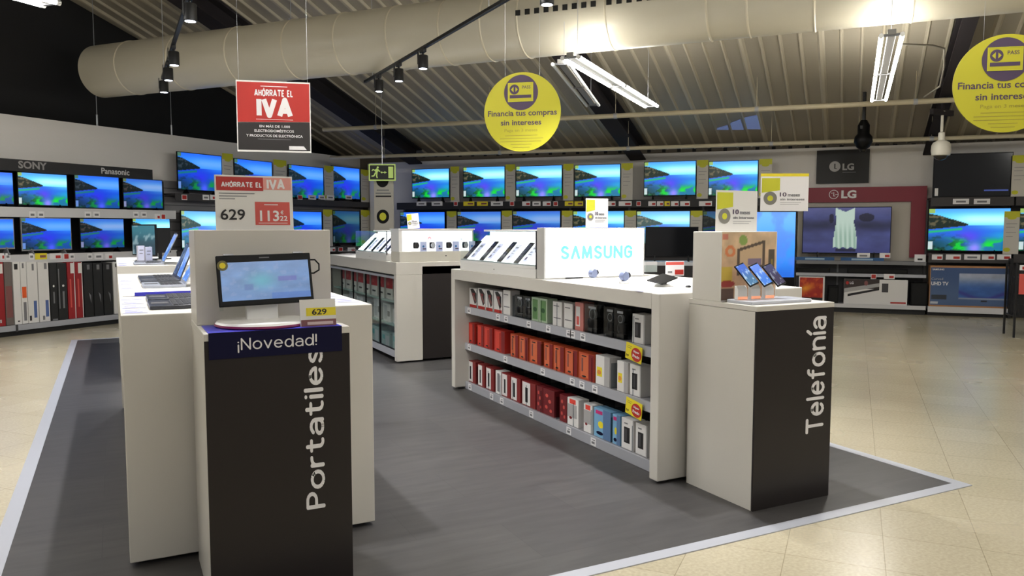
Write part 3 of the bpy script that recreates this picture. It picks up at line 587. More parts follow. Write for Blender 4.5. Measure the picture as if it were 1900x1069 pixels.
for i,(k,a,b,h,d) in enumerate(rowA): pack(k,a,b,0,h,f'{d}, {o_[i+1]} from the far end of the top shelf')
rowB=[('redcase',870,881),('redcase',886,897.5),('redcase',898,914),('redcase',917,937),('orangecase',947,961.5),('orangecase',963,980),('orangecase',982,1005),('orangecase',1009,1025.5),('orangecase',1026.5,1046.5),('orangecase',1048,1071.5),('orangecase',1073,1103)]
for i,(k,a,b) in enumerate(rowB): pack(k,a,b,1,.19,f"{'bright red' if k=='redcase' else 'orange and red'} phone case pack, {o_[i+1]} from the far end of the middle shelf")
for i,(k,a,b,d) in enumerate((('bolt',1105,1132,'white box with amber print'),('bolt',1145,1166,'white box with amber print'),('phone',1168.5,1190,'white phone box with dark picture'))): pack(k,a,b,1,.2,f'{d}, {o_[i+12]} from the far end of the middle shelf')
rowC=[('cup',868,882.7,'red box with white front'),('cup',886.7,899.5,'red box with white front'),('cup',901.7,916.5,'red box with white front'),('stick',919.7,930,'slim lilac white pack'),('cup',931,947.2,'red box with white front'),('cup',947.7,966,'red box with white front'),('cup',968,994,'red box with white front'),('orn',995.5,1007,'dark red box with pink dots'),('orn',1007.5,1029,'wide dark red box with pink dots'),('orn',1038.7,1052,'slim dark red box'),('wred',1053,1074,'grey box with coral top mark'),('wred',1083.5,1100,'grey box with coral top mark'),('bulb',1102.6,1135,'blue box with yellow bulb'),('bulb',1137.5,1152.5,'blue box with yellow bulb'),('phone',1154,1178,'white phone box with red top edge'),('phone',1180.5,1203,'white phone box with red top edge')]
for i,(k,a,b,d) in enumerate(rowC): pack(k,a,b,2,.2,f'{d}, {o_[i+1]} from the far end of the bottom shelf')
# ---- phone pedestal at the right
def pedestal(x0,x1,yf,yb,z1,txt,tx,sl,label,nm,tw0,tw1,ty0,ty1,tz):
    t=thing(nm,label,'display pedestal',(x0,yf,0)); w=x1-x0; d=yb-yf
    MB().box(0,w,.012,d,0,z1-.03,white).part('body',t,bevel=.002)
    MB().box(-.001,w+.001,.0,.012,0,z1-.028,black).part('front_panel',t,label='black front panel')
    MB().box(-.002,w+.002,-.001,d,z1-.028,z1,white).part('top_board',t,bevel=.002)
    MB().box(tw0-x0,tw1-x0,ty0-yf,ty1-yf,z1,tz,white).part('back_tower',t,bevel=.003)
    a=PY(tx[0],tx[2],yf); b=PY(tx[1],tx[3],yf)
    stroketext(t,txt,a[0]-x0,b[0]-x0,b[2],a[2],0,paper,up=True,wt=.235,gap=.38)
    return t
pr=pedestal(2.965,3.53,3.03,3.57,1.095,'Telefonía',(1497,1527,588.5,801),1,'white pedestal with black front lettered Telefonía','phone_pedestal',2.965,3.37,3.30,3.545,1.482)
pl=pedestal(.293,.853,3.17,3.72,1.097,'Portatiles',(562,604,647,941),1,'white pedestal with black front lettered Portatiles','laptop_pedestal',.293,.852,3.46,3.72,1.493)
# right pedestal contents: poster
def poster(U,V):
    n=vnoise(U,V,5,9); c=mixc(np.zeros(U.shape+(3,))+A3(196,160,128),(216,186,150),sst(.3,.9,V)); c=c*(.85+.3*n)[...,None]
    c=mixc(c,(120,160,70),((U-.38)**2/.006+(V-.88)**2/.006<1).astype(float)*.8)
    c=mixc(c,(220,120,70),(np.abs(np.hypot((U-.15)/1,(V-.72)*1.1)-.07)<.025).astype(float)*.8)
    c=mixc(c,(200,90,80),((np.abs(U-.06)<.05)&(np.abs(V-.93)<.04)).astype(float)*.6)
    c=mixc(c,(206,180,60),((U<.2)&(V<.5)&(V>.27)).astype(float)*.75)
    c=mixc(c,(150,40,40),(((U-.1)/.14)**2+((V-.24)/.05)**2<1).astype(float)*.85)
    c=mixc(c,(70,50,44),((U<.22)&(V<.17)).astype(float)*.8)
    c=mixc(c,(70,58,50),((np.abs(V-(.56+.25*(U-.3)))<.2)&(U>.27)&(U<.8)).astype(float)*.85)
    c=mixc(c,(206,176,140),((np.abs(V-(.56+.25*(U-.3)))<.155)&(U>.32)&(U<.75)).astype(float))
    c=mixc(c,(90,80,140),((np.abs(V-.55)<.05)&(np.abs(U-.6)<.12)).astype(float)*.6)
    c=mixc(c,(74,66,56),((U>.86)&(U<.97)&(V>.2)&(V<.75)).astype(float)*.9)
    c=mixc(c,(150,130,60),((U>.9)&(U<.94)&(V>.5)&(V<.6)).astype(float)*.9)
    return c
t=thing('phone_poster','beige printed phone poster fixed on the right pedestal tower','poster',(2.955,3.297,1.1))
MB().box(0,.405,0,.0028,0,.382,white2).part('backing',t); pic(t,picmesh('print_poster',poster,60,60,PR),.003,.402,.004,.379,-.0012,'print')
# phones on the right pedestal
bd=thing('display_base','low grey white display base under three phones','display stand',(2.985,3.09,1.0955))
MB().box(0,.44,.0,.19,0,.018,lightg).part('plate',bd,bevel=.004)
warm=mat('warm glow strip',(255,170,130),.4,emit=.55)
specs=[((1364,1386),(1374,494,515),'leftmost','blue'),((1389,1410),(1412,494,528),'middle','blue'),((1415,1435),(1436,492,526),'rightmost','dark')]
def phpic(base,top):
    def f(U,V):
        n=vnoise(U,V,3,4); c=mixc(np.zeros(U.shape+(3,))+A3(*base),top,sst(.2,.9,V)); c=mixc(c,(220,235,240),sst(.62,.72,n)*.6); return c
    return f
PHM=[picmesh('screen_phone_a',phpic((60,110,150),(40,90,190)),16,24,MS),picmesh('screen_phone_b',phpic((60,120,210),(90,130,220)),16,24,MS),picmesh('screen_phone_c',phpic((60,50,90),(70,70,120)),16,24,MS2)]
for i,((xa,xb),(px_,pa,pb),w_,k) in enumerate(specs):
    a=PY(xa,530,3.22)[0]; b=PY(xb,530,3.22)[0]
    t=thing('phone_stand',f'white block holding up the {w_} of three tilted phones','phone stand',((a+b)/2,3.22,1.114),0,'blocks under the three phones')
    MB().prismx([(-.014,0),(.014,0),(.014,.075),(.0,.075),(-.014,.055)],-(b-a)*.4,(b-a)*.4,white2).part('block',t,bevel=.003)
    MB().box(-(b-a)*.4,(b-a)*.4,-.0155,-.014,.001,.016,warm).part('light_strip',t)
    q=PY((1385,1411,1436)[i],510,3.19)
    p=thing('smartphone',f'{w_} of three tilted smartphones on the right pedestal','smartphone',q,0,'three tilted phones on the right pedestal'); p.rotation_euler=(math.radians(-38),math.radians(-16),math.radians(6))
    MB().box(-.036,.036,-.004,.004,-.072,.072,blackp).part('body',p,bevel=.003)
    pic(p,PHM[i],-.033,.033,-.064,.064,-.0046,'screen')
t=thing('price_stand','small price label stand at the far corner of the phone counter','price sign',(3.80,3.86,1.1255),0)
MB().prismx([(-.06,0),(.07,0),(.0,.05),(-.06,.02)],-.12,.12,mat('grey plastic wedge',(170,164,150),.5)).part('wedge',t)
o=MB().box(-.13,.12,-.002,.002,0,.07,paper).part('label_card',t); o.location=(.01,-.03,.035); o.rotation_euler=(math.radians(-20),0,0)
decal(o,'card_print',.25,.07,-.002,[('r',.08,.3,.3,.8,brown),('r',.4,.5,.3,.6,grayink),('r',.6,.85,.25,.75,salmon)])
# tower signs
def sheet(w,h,label,q,rz,cat='sign',nm='counter_sign',tilt=-6):
    t=thing(nm,label,cat,q,rz); t.rotation_euler=(math.radians(tilt),0,rz); MB().box(-w/2,w/2,0,.003,0,h,clear).part('acrylic_holder',t); MB().box(-w/2+.003,w/2-.003,-.001,0,.003,h-.003,paper).part('sheet',t); return t
glossp=mat('glossy white sheet',(228,226,222),.12,coat=.5)
a=PY(401,424,3.5); b=PY(545,424,3.5); w_=b[0]-a[0]
t=thing('iva_sign','red and white price sign in glossy holder on laptop pedestal tower','sign',((a[0]+b[0])/2,3.5,1.4935)); t.rotation_euler=(math.radians(-4),0,0); h=.232
MB().box(-w_/2,w_/2,0,.004,0,h,glossp).part('holder',t,bevel=.001)
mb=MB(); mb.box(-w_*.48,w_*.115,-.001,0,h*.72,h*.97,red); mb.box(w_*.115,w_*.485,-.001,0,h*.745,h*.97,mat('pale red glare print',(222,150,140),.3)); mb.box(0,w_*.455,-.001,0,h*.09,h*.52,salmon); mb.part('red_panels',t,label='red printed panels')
stroketext(t,'AHÓRRATE EL',-w_*.42,w_*.1,h*.78,h*.9,-.001,paper,wt=.34,gap=.42,square=True); stroketext(t,'IVA',w_*.16,w_*.40,h*.75,h*.95,-.001,paper,wt=.34,gap=.36,square=True)
text(t,'629',-w_*.44,-w_*.13,h*.18,h*.38,-.001,ink,bold=.015); text(t,'113',w_*.06,w_*.31,h*.16,h*.36,-.001,paper,bold=.02); text(t,'€',w_*.33,w_*.37,h*.29,h*.36,-.001,paper,bold=.02); text(t,'22',w_*.32,w_*.42,h*.17,h*.26,-.001,paper,bold=.015)
mb=MB()
for k,(xa,xb) in enumerate(((-.45,.0),(-.45,-.1),(-.45,-.25))): mb.box(w_*xa,w_*xb,-.0012,0,h*(.66-.05*k),h*(.675-.05*k),grayink)
mb.box(w_*.04,w_*.42,-.0014,0,h*.12,h*.13,paper).box(w_*.12,w_*.3,-.0014,0,h*.46,h*.475,paper).part('small_print',t)
def mes10(t,w,h,zz=0):
    mb=MB(); mb.prism([(-w*.48,h*.53),(-w*.1,h*.6),(-w*.1,h*.95),(-w*.48,h*.95)],-.001,0,lime); mb.part('lime_panel',t)
    mb=MB(); mb.disc(-w*.3,h*.37,w*.14,w*.14,-.0018,-.0001,mat('grey round badge',(120,118,112),.5),32); mb.disc(-w*.3,h*.37,w*.06,w*.06,-.0022,0,lime,20); mb.part('round_badge',t)
    text(t,'10',-w*.1,w*.04,h*.42,h*.54,-.001,purpleink,bold=.015); text(t,'meses',w*.07,w*.32,h*.42,h*.49,-.001,grayink,bold=.02); text(t,'sin intereses',-w*.09,w*.42,h*.31,h*.37,-.001,grayink,bold=.02)
    mb=MB(); mb.box(-w*.09,w*.35,-.001,0,h*.24,h*.25,grayink).box(-w*.09,w*.3,-.001,0,h*.19,h*.2,grayink).part('small_print',t)
a=PY(1328,429,3.42); b=PY(1404,429,3.42); w_=b[0]-a[0]; t=thing('finance_sign','glossy white finance sign standing on the right pedestal tower','sign',((a[0]+b[0])/2,3.42,1.4825)); MB().box(-w_/2,w_/2,0,.004,0,.232,glossp).part('holder',t); mes10(t,w_,.232)
# left pedestal: blue board, convertible, card
nv=thing('novedad_board','navy and blue board reading Novedad folded over laptop pedestal','sign board',(.293,3.17,1.0975))
a=PY(386,604,3.166)[0]-.293; b=PY(634,604,3.166)[0]-.293
MB().box(a,b,-.004,.26,0,.003,royal).part('top_sheet',nv,label='royal blue top sheet'); MB().box(a,b,-.005,-.001,-.1,.003,navy).part('front_flap',nv,label='dark navy front flap')
stroketext(nv,'¡Novedad!',PY(441,648,3.165)[0]-.293,PY(588,648,3.165)[0]-.293,-.08,-.022,-.005,paper,wt=.17,gap=.36)
cv=thing('convertible_laptop','black tablet style laptop on a white stand on left pedestal','laptop',(.54,3.36,1.101))
MB().lathe([(.185,0),(.19,.004),(.188,.012)],48,mat('magenta base edge',(140,22,84),.4)).part('base_edge',cv,smooth=True)
MB().lathe([(.187,.012),(.18,.02),(.08,.024)],48,white2).part('base',cv,smooth=True)
o=MB().box(-.063,.063,-.01,.03,0,.09,white2).part('stand_block',cv,bevel=.003); o.location=(0,-.0,.018); o.rotation_euler=(math.radians(-12),0,0)
scr=MB(); w2=.189; h2=.21; scr.box(-w2,w2,0,.012,0,h2,blackp).part('lid',cv,bevel=.004)
lid=[c for c in cv.children if c.name.startswith('lid')][0]; lid.location=(.014,-.055,.088); lid.rotation_euler=(math.radians(-13),math.radians(-1.3),0)
def desk(U,V):
    n=vnoise(U,V,9,2); n2=vnoise(U,V,4,8); c=np.zeros(U.shape+(3,))+A3(110,150,205); c=c*(.88+.24*n2)[...,None]
    bl=((np.sin(U*38)*np.sin(V*17+n*4)>.25)).astype(float)*.35*sst(.4,.6,n); c=mixc(c,(150,170,215),bl)
    c=mixc(c,(90,190,205),np.exp(-((U-.45)/.16)**2-((V-.5)/.22)**2)*.7)
    c=mixc(c,(100,100,190),((U>.63)&(U<.85)&(V>.46)&(V<.6)).astype(float)*.6); c=mixc(c,(84,110,180),((U>.25)&(U<.35)&(V>.25)&(V<.42)).astype(float)*.5)
    c=mixc(c,(70,120,210),((U>.55)&(V<.17)).astype(float)*.6); return c
pic(lid,picmesh('screen_desktop',desk,70,40,MS2),-w2+.014,w2-.012,.022,h2-.03,-.0012,'screen')
mb=MB(); mb.disc(-w2+.024,h2-.042,.021,.021,-.003,0,mat('olive sticker ring',(110,104,60),.5),28); mb.disc(-w2+.024,h2-.042,.012,.012,-.004,0,yellow,20); mb.part('sticker',lid); 
MB().box(-.02,.02,-.0008,0,h2-.016,h2-.012,midg).part('maker_mark',lid)
MB().box(-w2+.03,-w2+.07,.0,.012,h2,h2+.006,lightg).box(w2-.07,w2-.03,.0,.012,h2,h2+.006,lightg).part('hinge',lid)
mb=MB(); pts=[(w2-.002,.006,h2-.03),(w2+.02,.01,h2-.03),(w2+.036,.01,h2-.05),(w2+.034,.01,h2-.075),(w2+.01,.008,h2-.088),(w2-.002,.006,h2-.088)]; mb.tube(pts,.0035,8,blackp).part('security_cable',lid,smooth=True)
MB().box(-.165,-.15,.028,.03,.06,.2,clear).part('acrylic_back',cv)
t=thing('price_card','yellow and white price card reading 629 on the pedestal edge','price card',(.735,3.2,1.1012)); t.rotation_euler=(math.radians(-8),0,0)
MB().box(-.073,.073,0,.002,0,.11,glossp).part('card',t); mb=MB(); mb.box(-.048,.073,-.001,0,.042,.075,yellow).part('yellow_strip',t); mb=MB(); mb.box(-.07,.073,-.001,0,.0,.027,brown).box(-.045,.06,-.0016,0,.006,.018,mat('pale print',(214,190,182),.5)).part('brown_strip',t)
text(t,'629',-.025,.035,.046,.07,-.001,ink,bold=.02)
# ------------------------------------------------------------------ phone counter top: lit rack, sign box, small stands
def rack(x,y0,y1,zt,wid,label,nm='phone_rack'):
    t=thing(nm,label,'display rack',(x,y0,CT)); L=y1-y0
    MB().box(0,wid,0,L,0,.07,white2).part('base_box',t,bevel=.003)
    MB().box(0,.3,0,L,.07,.09,white2).part('phone_ledge',t)
    MB().prismx([(0,.09),(L,.09),(L,.1),(0,.1)],.01,.02,alu).part('ledge_trim',t)
    o=MB(); o.add([(.02,0,.09),(.02,L,.09),(.26,L,.31),(.26,0,.31),(.3,0,.09),(.3,L,.09)],[(0,1,2,3),(0,3,4),(1,5,2),(3,2,5,4),(0,4,5,1)],litw); o.part('lit_slope',t)
    MB().box(.3,wid,0,L,.07,zt-CT-.03,litw).part('light_box',t); MB().box(.24,wid+.005,-.005,L+.005,zt-CT-.03,zt-CT-.012,white2).part('top_cap',t,bevel=.002)
    MB().box(.004,.007,.0,L,.09,zt-CT-.02,clear).part('glass_guard',t)
    MB().box(.0,.01,-.004,.004,.07,zt-CT-.02,darkg).part('guard_post',t)
    MB().lathe([(.006,0),(.006,.004)],10,ink,(-.001,L*.5,.035)).part('lock',t)
    return t
rk=rack(2.795,5.12,6.55,1.50,.9,'white lit phone rack behind glass at the far end of phone counter')
pm_=mat('phone screen glass',(22,28,52),.12)
def rackphones(x,ys,group,labs,h0=CT,w=.075):
    for i,y in enumerate(ys):
        p=thing('smartphone',labs[i],'smartphone',(x+.1,y,h0+.18),-math.pi/2,group); p.rotation_euler=(math.radians(-44),0,-math.pi/2)
        MB().box(-w/2,w/2,-.006,.002,-.11,.11,blackp).part('body',p,bevel=.002); MB().box(-w*.4,w*.4,-.0068,-.006,-.09,.09,pm_).part('screen',p)
        c=thing('spec_card','white spec card on the lit rack beside '+labs[i],'card',(x+.12,y-w*1.35,h0+.19),-math.pi/2,group+' cards'); c.rotation_euler=(math.radians(-44),0,-math.pi/2)
        MB().box(-.04,.04,-.002,.002,-.1,.07,lilac).part('card',c); decal(c,'card_print',.08,.17,-.002,[('r',.15,.8,.75,.85,grayink),('r',.15,.6,.55,.6,grayink),('r',.15,.7,.4,.45,grayink),('r',.2,.5,.1,.25,purpleink)],z0=-.1)
ys=[PX(x,455,2.9)[1] for x in (878,909,942,974)]
rackphones(2.795,ys,'phones on the rack behind the bright sign box',['phone farthest from the bright sign box','second farthest phone from the bright sign box','second phone from the bright sign box','phone nearest the bright sign box'])
sg=thing('sign_light_box','white glowing sign box lettered SAMSUNG on the phone counter','light box',(2.8,5.0,CT))
MB().box(0,.9,0,.11,.002,.38,mat('sign box frame',(190,188,184),.4)).part('frame',sg,bevel=.002)
MB().box(.012,.888,-.003,.0,.012,.372,litw).part('lit_face',sg)
stroketext(sg,'S\u039bMSUNG',PY(1040,480,5)[0]-2.8,PY(1173,480,5)[0]-2.8,PY(1040,482,5)[2]-CT,PY(1040,456,5)[2]-CT,-.003,litc,wt=.36,gap=.52)
# finance cards on the sign box and on far rack
def smallsign(q,w,h,label,rz=0,tilt=0):
    t=thing('finance_card',label,'card',q,rz,'white finance cards standing on the lit displays'); t.rotation_euler=(0,math.radians(tilt),rz)
    MB().box(-w/2,w/2,0,.003,0,h,paper).part('card',t); mes10(t,w,h); return t
a=PY(1087,421,5.05); b=PY(1128,421,5.05); smallsign(((a[0]+b[0])/2,5.05,CT+.381),b[0]-a[0],PY(1107,368,5.05)[2]-1.507,'white finance card standing on top of the glowing sign box')
# small things on the phone counter
def cpos(x,y): return PZ(x,y,CT+.001)
def watchstand(x,y,label,k):
    t=thing('watch_stand',label,'watch stand',cpos(x,y),k,'small watch stands in front of the glowing sign box')
    MB().lathe([(.035,0),(.035,.012),(.02,.018)],24,white2).part('base',t,smooth=True)
    o=MB().lathe([(.03,-.02),(.034,-.008),(.034,.008),(.03,.02)],28,mat('blue grey strap',(110,120,150),.4)).part('strap',t,smooth=True); o.location=(0,0,.05); o.rotation_euler=(math.pi/2,0,0)
    o=MB().lathe([(.018,.0),(.02,.003),(.02,.01),(.017,.013)],24,blackp).part('watch_face',t,smooth=True); o.location=(.034,0,.055); o.rotation_euler=(0,math.pi/2,0)
watchstand(1100,520,'small watch stand left of centre before the glowing sign box',.3); watchstand(1158,526,'bluish watch stand right of centre before the glowing sign box',.2)
def tablet(x,y,label,rz,w=.2,d=.12,nm='tablet',m=blackp):
    t=thing(nm,label,'tablet',cpos(x,y),rz,'flat tablets on the phone counter'); MB().box(-w/2,w/2,-d/2,d/2,0,.008,m).part('body',t,bevel=.002); MB().box(-w/2+.01,w/2-.01,-d/2+.01,d/2-.01,.008,.009,pm_).part('screen',t)
tablet(1018,517,'flat dark phone lying at the left foot of the glowing sign box',0,.12,.07); tablet(1062,516.5,'flat dark phone lying before the middle of glowing sign box',0,.15,.07)
t=thing('tablet_stand','black tablet tilted on a white stand near the counter end','tablet stand',cpos(1229,531),.25)
MB().lathe([(.05,0),(.05,.01),(.03,.014)],24,white2).part('base',t,smooth=True); MB().box(-.006,.03,-.012,.012,.012,.04,blackp).part('bracket',t)
o=MB().box(-.085,.085,-.06,.06,0,.008,blackp).part('tablet',t,bevel=.002); o.location=(0,0,.042); o.rotation_euler=(math.radians(10),math.radians(-12),0)
t=thing('alarm_puck','small black security puck near the right end of the counter','alarm',cpos(1277,533)); MB().lathe([(.016,0),(.018,.006),(.012,.011)],20,blackp).part('puck',t,smooth=True); MB().tube([(0,0,.005),(.04,.02,.003),(.08,.06,.003)],.0015,6,grayink).part('wire',t)
for i,(x,y) in enumerate(((1040,521),(1130,527),(1195,540),(1240,540),(1150,512))):
    t=thing('spec_card','flat white spec card lying on the phone counter, '+('nearest the glowing box','between the two watch stands','in front of the tablet stand','right in front of the tablet base','behind the bluish watch stand')[i],'card',cpos(x,y),.05,'flat spec cards on the phone counter'); MB().box(-.05,.05,-.035,.035,0,.001,lilac).part('card',t); MB().box(-.04,.02,-.02,-.016,.001,.0014,grayink).box(-.04,.03,.0,.004,.001,.0014,grayink).part('small_print',t)
a=PZ(1252,512,CT); t=thing('red_price_sign','small red and white price sign behind the tablet stand','price sign',(a[0],a[1],CT+.001),-.15); w_,h_=.165,.115
MB().box(-w_/2,w_/2,0,.003,0,h_,paper).part('card',t); decal(t,'card_print',w_,h_,0,[('r',.02,.98,.74,.95,salmon),('r',.5,.97,.08,.42,red),('r',.12,.35,.2,.32,grayink)])
t=thing('paper_holder','small pale leaflet holder left of the red price sign','leaflet holder',PZ(1208,505,CT+.001),-.1); MB().box(-.06,.06,0,.01,0,.09,mat('pale grey leaflet',(196,194,194),.5)).part('leaflets',t); MB().box(-.065,.065,-.004,-.001,0,.06,clear).part('pocket',t)
# ------------------------------------------------------------------ far middle counter
fc=thing('accessory_cabinet_counter','far white counter with glass doors and red packs inside','counter',(2.755,8.252,0)); L=3.03; Wd=1.13
MB().box(0,Wd,0,L,.985,CT,white).part('worktop',fc,bevel=.005); MB().box(0,.305,0,.08,.02,.985,white).part('end_panel',fc,bevel=.004); MB().box(.307,.9,.0,.08,.03,1.075,black).part('end_front',fc,label='black end front')
MB().box(0,Wd,L-.08,L,.02,.985,white).part('end_panel',fc); MB().box(.5,.52,.08,L-.08,.02,.985,white2).part('back_panel',fc); MB().box(.9,Wd,0,L,.02,.985,white).part('side_body',fc)
MB().box(.02,.5,.08,L-.08,.05,.09,midg).part('bottom_shelf',fc); MB().box(.0,.02,.08,L-.08,.06,.135,lightg).part('price_rail',fc); MB().box(.0,.025,.08,L-.08,.94,.965,lightg).part('door_head_rail',fc); MB().box(.08,.5,.08,L-.08,.965,.984,blackm).part('shadow_gap',fc)
for z in (.4,.67): MB().box(.05,.5,.08,L-.08,z-.015,z,mat('glass shelf edge',(150,176,170),.2)).part('shelf',fc)
legs_feet(fc,[(.08,.06),(1.05,.06),(.08,L-.06),(1.05,L-.06)])
nd=5; wd=(L-.16)/nd
for k in range(nd):
    y=.08+k*wd; d=MB().box(.012,.02,y+.01,y+wd-.01,.14,.94,clear).part('glass_door',fc)
    MB().box(.008,.024,y,y+.012,.135,.945,blackp).box(.008,.024,y+wd-.012,y+wd,.135,.945,blackp).box(.008,.024,y,y+wd,.135,.147,blackp).part('door_frame',d)
r=random.Random(4)
def cab(y,z,w,h,m,label,nm,gp,stripe=None):
    t=thing(nm,label,'packaging',(2.755+.1,8.252+y,z),-math.pi/2,gp); MB().box(-w/2,w/2,0,.14,0,h,m).part('carton',t); decal(t,'front_print',w,h,0,stripe or [('r',.1,.9,.5,.9,dred),('r',.2,.7,.2,.3,grayink)])
ordn=['nearest','second nearest','third nearest','fourth nearest','fifth nearest','sixth nearest','seventh nearest','eighth nearest','ninth nearest','tenth nearest']
for i in range(9): cab(.25+i*.3,.671,.2+.05*(i%2),.25,mat('grey white carton',(215,210,206),.5),f'red banded grey pack on upper cabinet shelf, {ordn[i]} of its row','accessory_pack','packs on the upper cabinet shelf',[('r',0,1,.5,1,mat('deep red print',(176,30,42),.5)),('r',.15,.5,.65,.8,salmon),('r',.2,.7,.2,.28,ink)])
for i in range(7): cab(.28+i*.38,.401,.28,.17+.04*(i%3),mat('pale carton',(214,212,214),.5),f'pale box on middle cabinet shelf, {ordn[i]} of its row','accessory_box','boxes on the middle cabinet shelf',[('r',.1,.5,.1,.9,mat('silver print',(176,178,182),.4)),('r',.6,.9,.3,.6,grayink)])
for i in range(6): cab(.3+i*.42,.091,.3,.2-.03*(i%2),mat('teal grey carton',(140,166,164),.5),f'teal grey box on lowest cabinet shelf, {ordn[i]} of its row','accessory_box','boxes on the lowest cabinet shelf',[('r',.5,.95,.1,.8,mat('silver print')),('r',.1,.4,.5,.8,tealm)])
# lit watch panel and phone rack on the far counter
wp=thing('watch_display','bright lit wall of smart watches on the far counter','display rack',(2.80,8.262,CT)); MB().box(0,.9,0,.3,0,.115,mat('cream base box',(206,202,190),.4)).part('base_box',wp,bevel=.003)
MB().box(0,.9,.02,.3,.116,.36,white2).part('cabinet',wp); MB().box(.04,.88,.016,.02,.12,.345,litw).part('lit_panel',wp); MB().box(-.01,.91,0,.31,.36,.372,white2).part('top_cap',wp); MB().lathe([(.008,0),(.008,.01)],10,ink,(.55,-.005,.06)).part('lock',wp)
mb=MB(); [mb.disc(.36+.016*math.cos(a),.255+.014*abs(math.sin(a))+.004,.007,.014,.0155,.016,mat('faded pink print',(240,170,176),.3,emit=.8),12) for a in (0,.6,1.2,1.9,2.5,3.1)]; mb.part('flower_emblem',wp)
MB().box(.09,.27,.0152,.016,.25,.257,mat('faint grey print',(210,214,222),.3,emit=.8)).box(.7,.76,.0152,.016,.245,.26,mat('faint grey print')).part('small_print',wp)
for i,x in enumerate((772,802,833,863)):
    X_=PY(x,455,8.25)[0]-2.8; t=thing('smart_watch',f'round smart watch on the bright far display, {o_[i+1]} from the left','smart watch',(2.8+X_,8.255,CT+.185),0,'smart watches on the bright far display')
    MB().lathe([(.022,-.035),(.03,-.03),(.032,0),(.03,.03),(.022,.035)],20,blackp,(0,.0,0)).part('strap',t,smooth=True); MB().disc(0,0,.026,.03,-.04,-.033,[ink,alu,ink,alu][i],24).part('watch_face',t)
    MB().box(-.004,.004,.0,.02,-.02,.02,white2).part('peg',t)
    c=thing('spec_card',f'pale blue spec card right of the {o_[i+1]} smart watch','card',(2.8+X_+.09,8.26,CT+.118),0,'cards beside the smart watches'); MB().box(-.04,.04,0,.003,0,.11,mat('pale blue lilac card',(190,200,236),.4)).part('card',c); decal(c,'card_print',.08,.11,0,[('e',.5,.5,.15,.12,blue),('r',.4,.9,.2,.3,purpleink)])
rk2=rack(2.765,8.62,9.9,1.487,.85,'white lit phone rack behind glass on the far counter')
ys=[PX(x,455,2.87)[1] for x in (688,702,716,728)]
rackphones(2.765,ys,'phones on the far lit rack',['farthest phone on the far lit rack','second farthest phone on the far lit rack','second nearest phone on the far lit rack','nearest phone on the far lit rack'])
a=PY(757,424,8.45); b=PY(779,424,8.45); smallsign(((a[0]+b[0])/2,8.45,CT+.373),b[0]-a[0],.17,'narrow tilted finance card standing on the far watch display',0,-6)
for i,(x,y) in enumerate(((640,466),(655,463),(648,470))):
    t=thing('spec_card','flat white leaflet at the far left end of the far counter, '+('left one','back one','front one')[i],'card',PZ(x,y,CT+.002+.0005*i),.2*i,'leaflets at the end of the far counter'); MB().box(-.09,.09,-.12,.12,0,.001,paper).part('card',t); MB().box(-.06,.03,-.05,-.045,.001,.0014,grayink).part('small_print',t)
# ------------------------------------------------------------------ laptop counters
def island(y0,L,nm,label):
    t=thing(nm,label,'counter',(.013,y0,0)); W_=1.117
    MB().box(0,W_,.08,L-.08,1.02,CT,white).part('worktop',t,bevel=.003); MB().box(0,W_,0,.08,.02,CT,white).part('end_panel',t,bevel=.005); MB().box(0,W_,L-.08,L,.02,CT,white).part('end_panel',t)
    MB().box(.05,W_-.05,.08,L-.08,.04,1.02,mat('dim white side panel',(200,196,188),.4)).part('side_body',t); legs_feet(t,[(.06,.06),(W_-.06,.06),(.06,L-.06),(W_-.06,L-.06)]); return t
island(3.76,3.45,'laptop_counter','near white laptop counter behind the Portatiles pedestal'); island(8.72,2.6,'laptop_counter','far white laptop counter seen past the near one at left')
kb=mat('dark keyboard',(58,58,64),.45); silver=mat('silver laptop shell',(150,154,164),.35,metal=.5); lidm=mat('dark laptop lid',(40,42,50),.3)
lapscr=[picmesh('screen_laptop_a',phpic((70,120,200),(120,150,220)),20,14,MS),picmesh('screen_laptop_b',phpic((30,50,80),(60,80,120)),20,14,MS2)]
def laptop(x,y,w,d,ang,label,shell=lidm,scr=0,rz=math.pi/2*-1,h0=CT+.001,sh=.23):
    t=thing('laptop',label,'laptop',(x,y,h0),rz,'open laptops on the laptop counters')
    MB().box(-w/2,w/2,0,d,0,.018,shell).part('base',t,bevel=.003)
    k=MB(); k.box(-w/2+.012,w/2-.012,d*.4,d-.02,.018,.0192,kb)
    for r_ in range(5):
        for c_ in range(12): k.box(-w/2+.018+c_*(w-.036)/12,-w/2+.014+(c_+1)*(w-.036)/12,d*.42+r_*.024,d*.42+r_*.024+.019,.019,.0215,mat('key caps',(30,30,34),.5))
    k.part('keyboard',t); MB().box(-.05,.05,.012,d*.36,.018,.0187,darkg).part('touchpad',t)
    l=MB().box(-w/2,w/2,0,.008,0,sh,shell).part('lid',t,bevel=.002); l.location=(0,d-.008,.018); l.rotation_euler=(math.radians(-ang),0,0)
    pic(l,lapscr[scr],-w/2+.012,w/2-.012,.018,sh-.014,-.0008,'screen'); return t
laptop(.135,4.10,.34,.24,22,'nearest open laptop on the near laptop counter',sh=.2)
laptop(.14,4.49,.32,.24,24,'second nearest open laptop, behind the nearest one',sh=.2)
laptop(.15,5.55,.34,.25,27,'middle open laptop behind the white info board',silver,0,sh=.25)
laptop(.15,6.02,.33,.25,22,'open laptop second from the far end of near counter',lidm,0,sh=.25)
laptop(.15,6.42,.33,.25,24,'open laptop at the far end of the near counter',lidm,1,sh=.27)
laptop(.17,9.0,.38,.28,26,'large silver laptop at the near end of far counter',silver,0,sh=.33)
laptop(.19,9.42,.38,.28,26,'large dark laptop in the middle of the far counter',lidm,0,sh=.34)
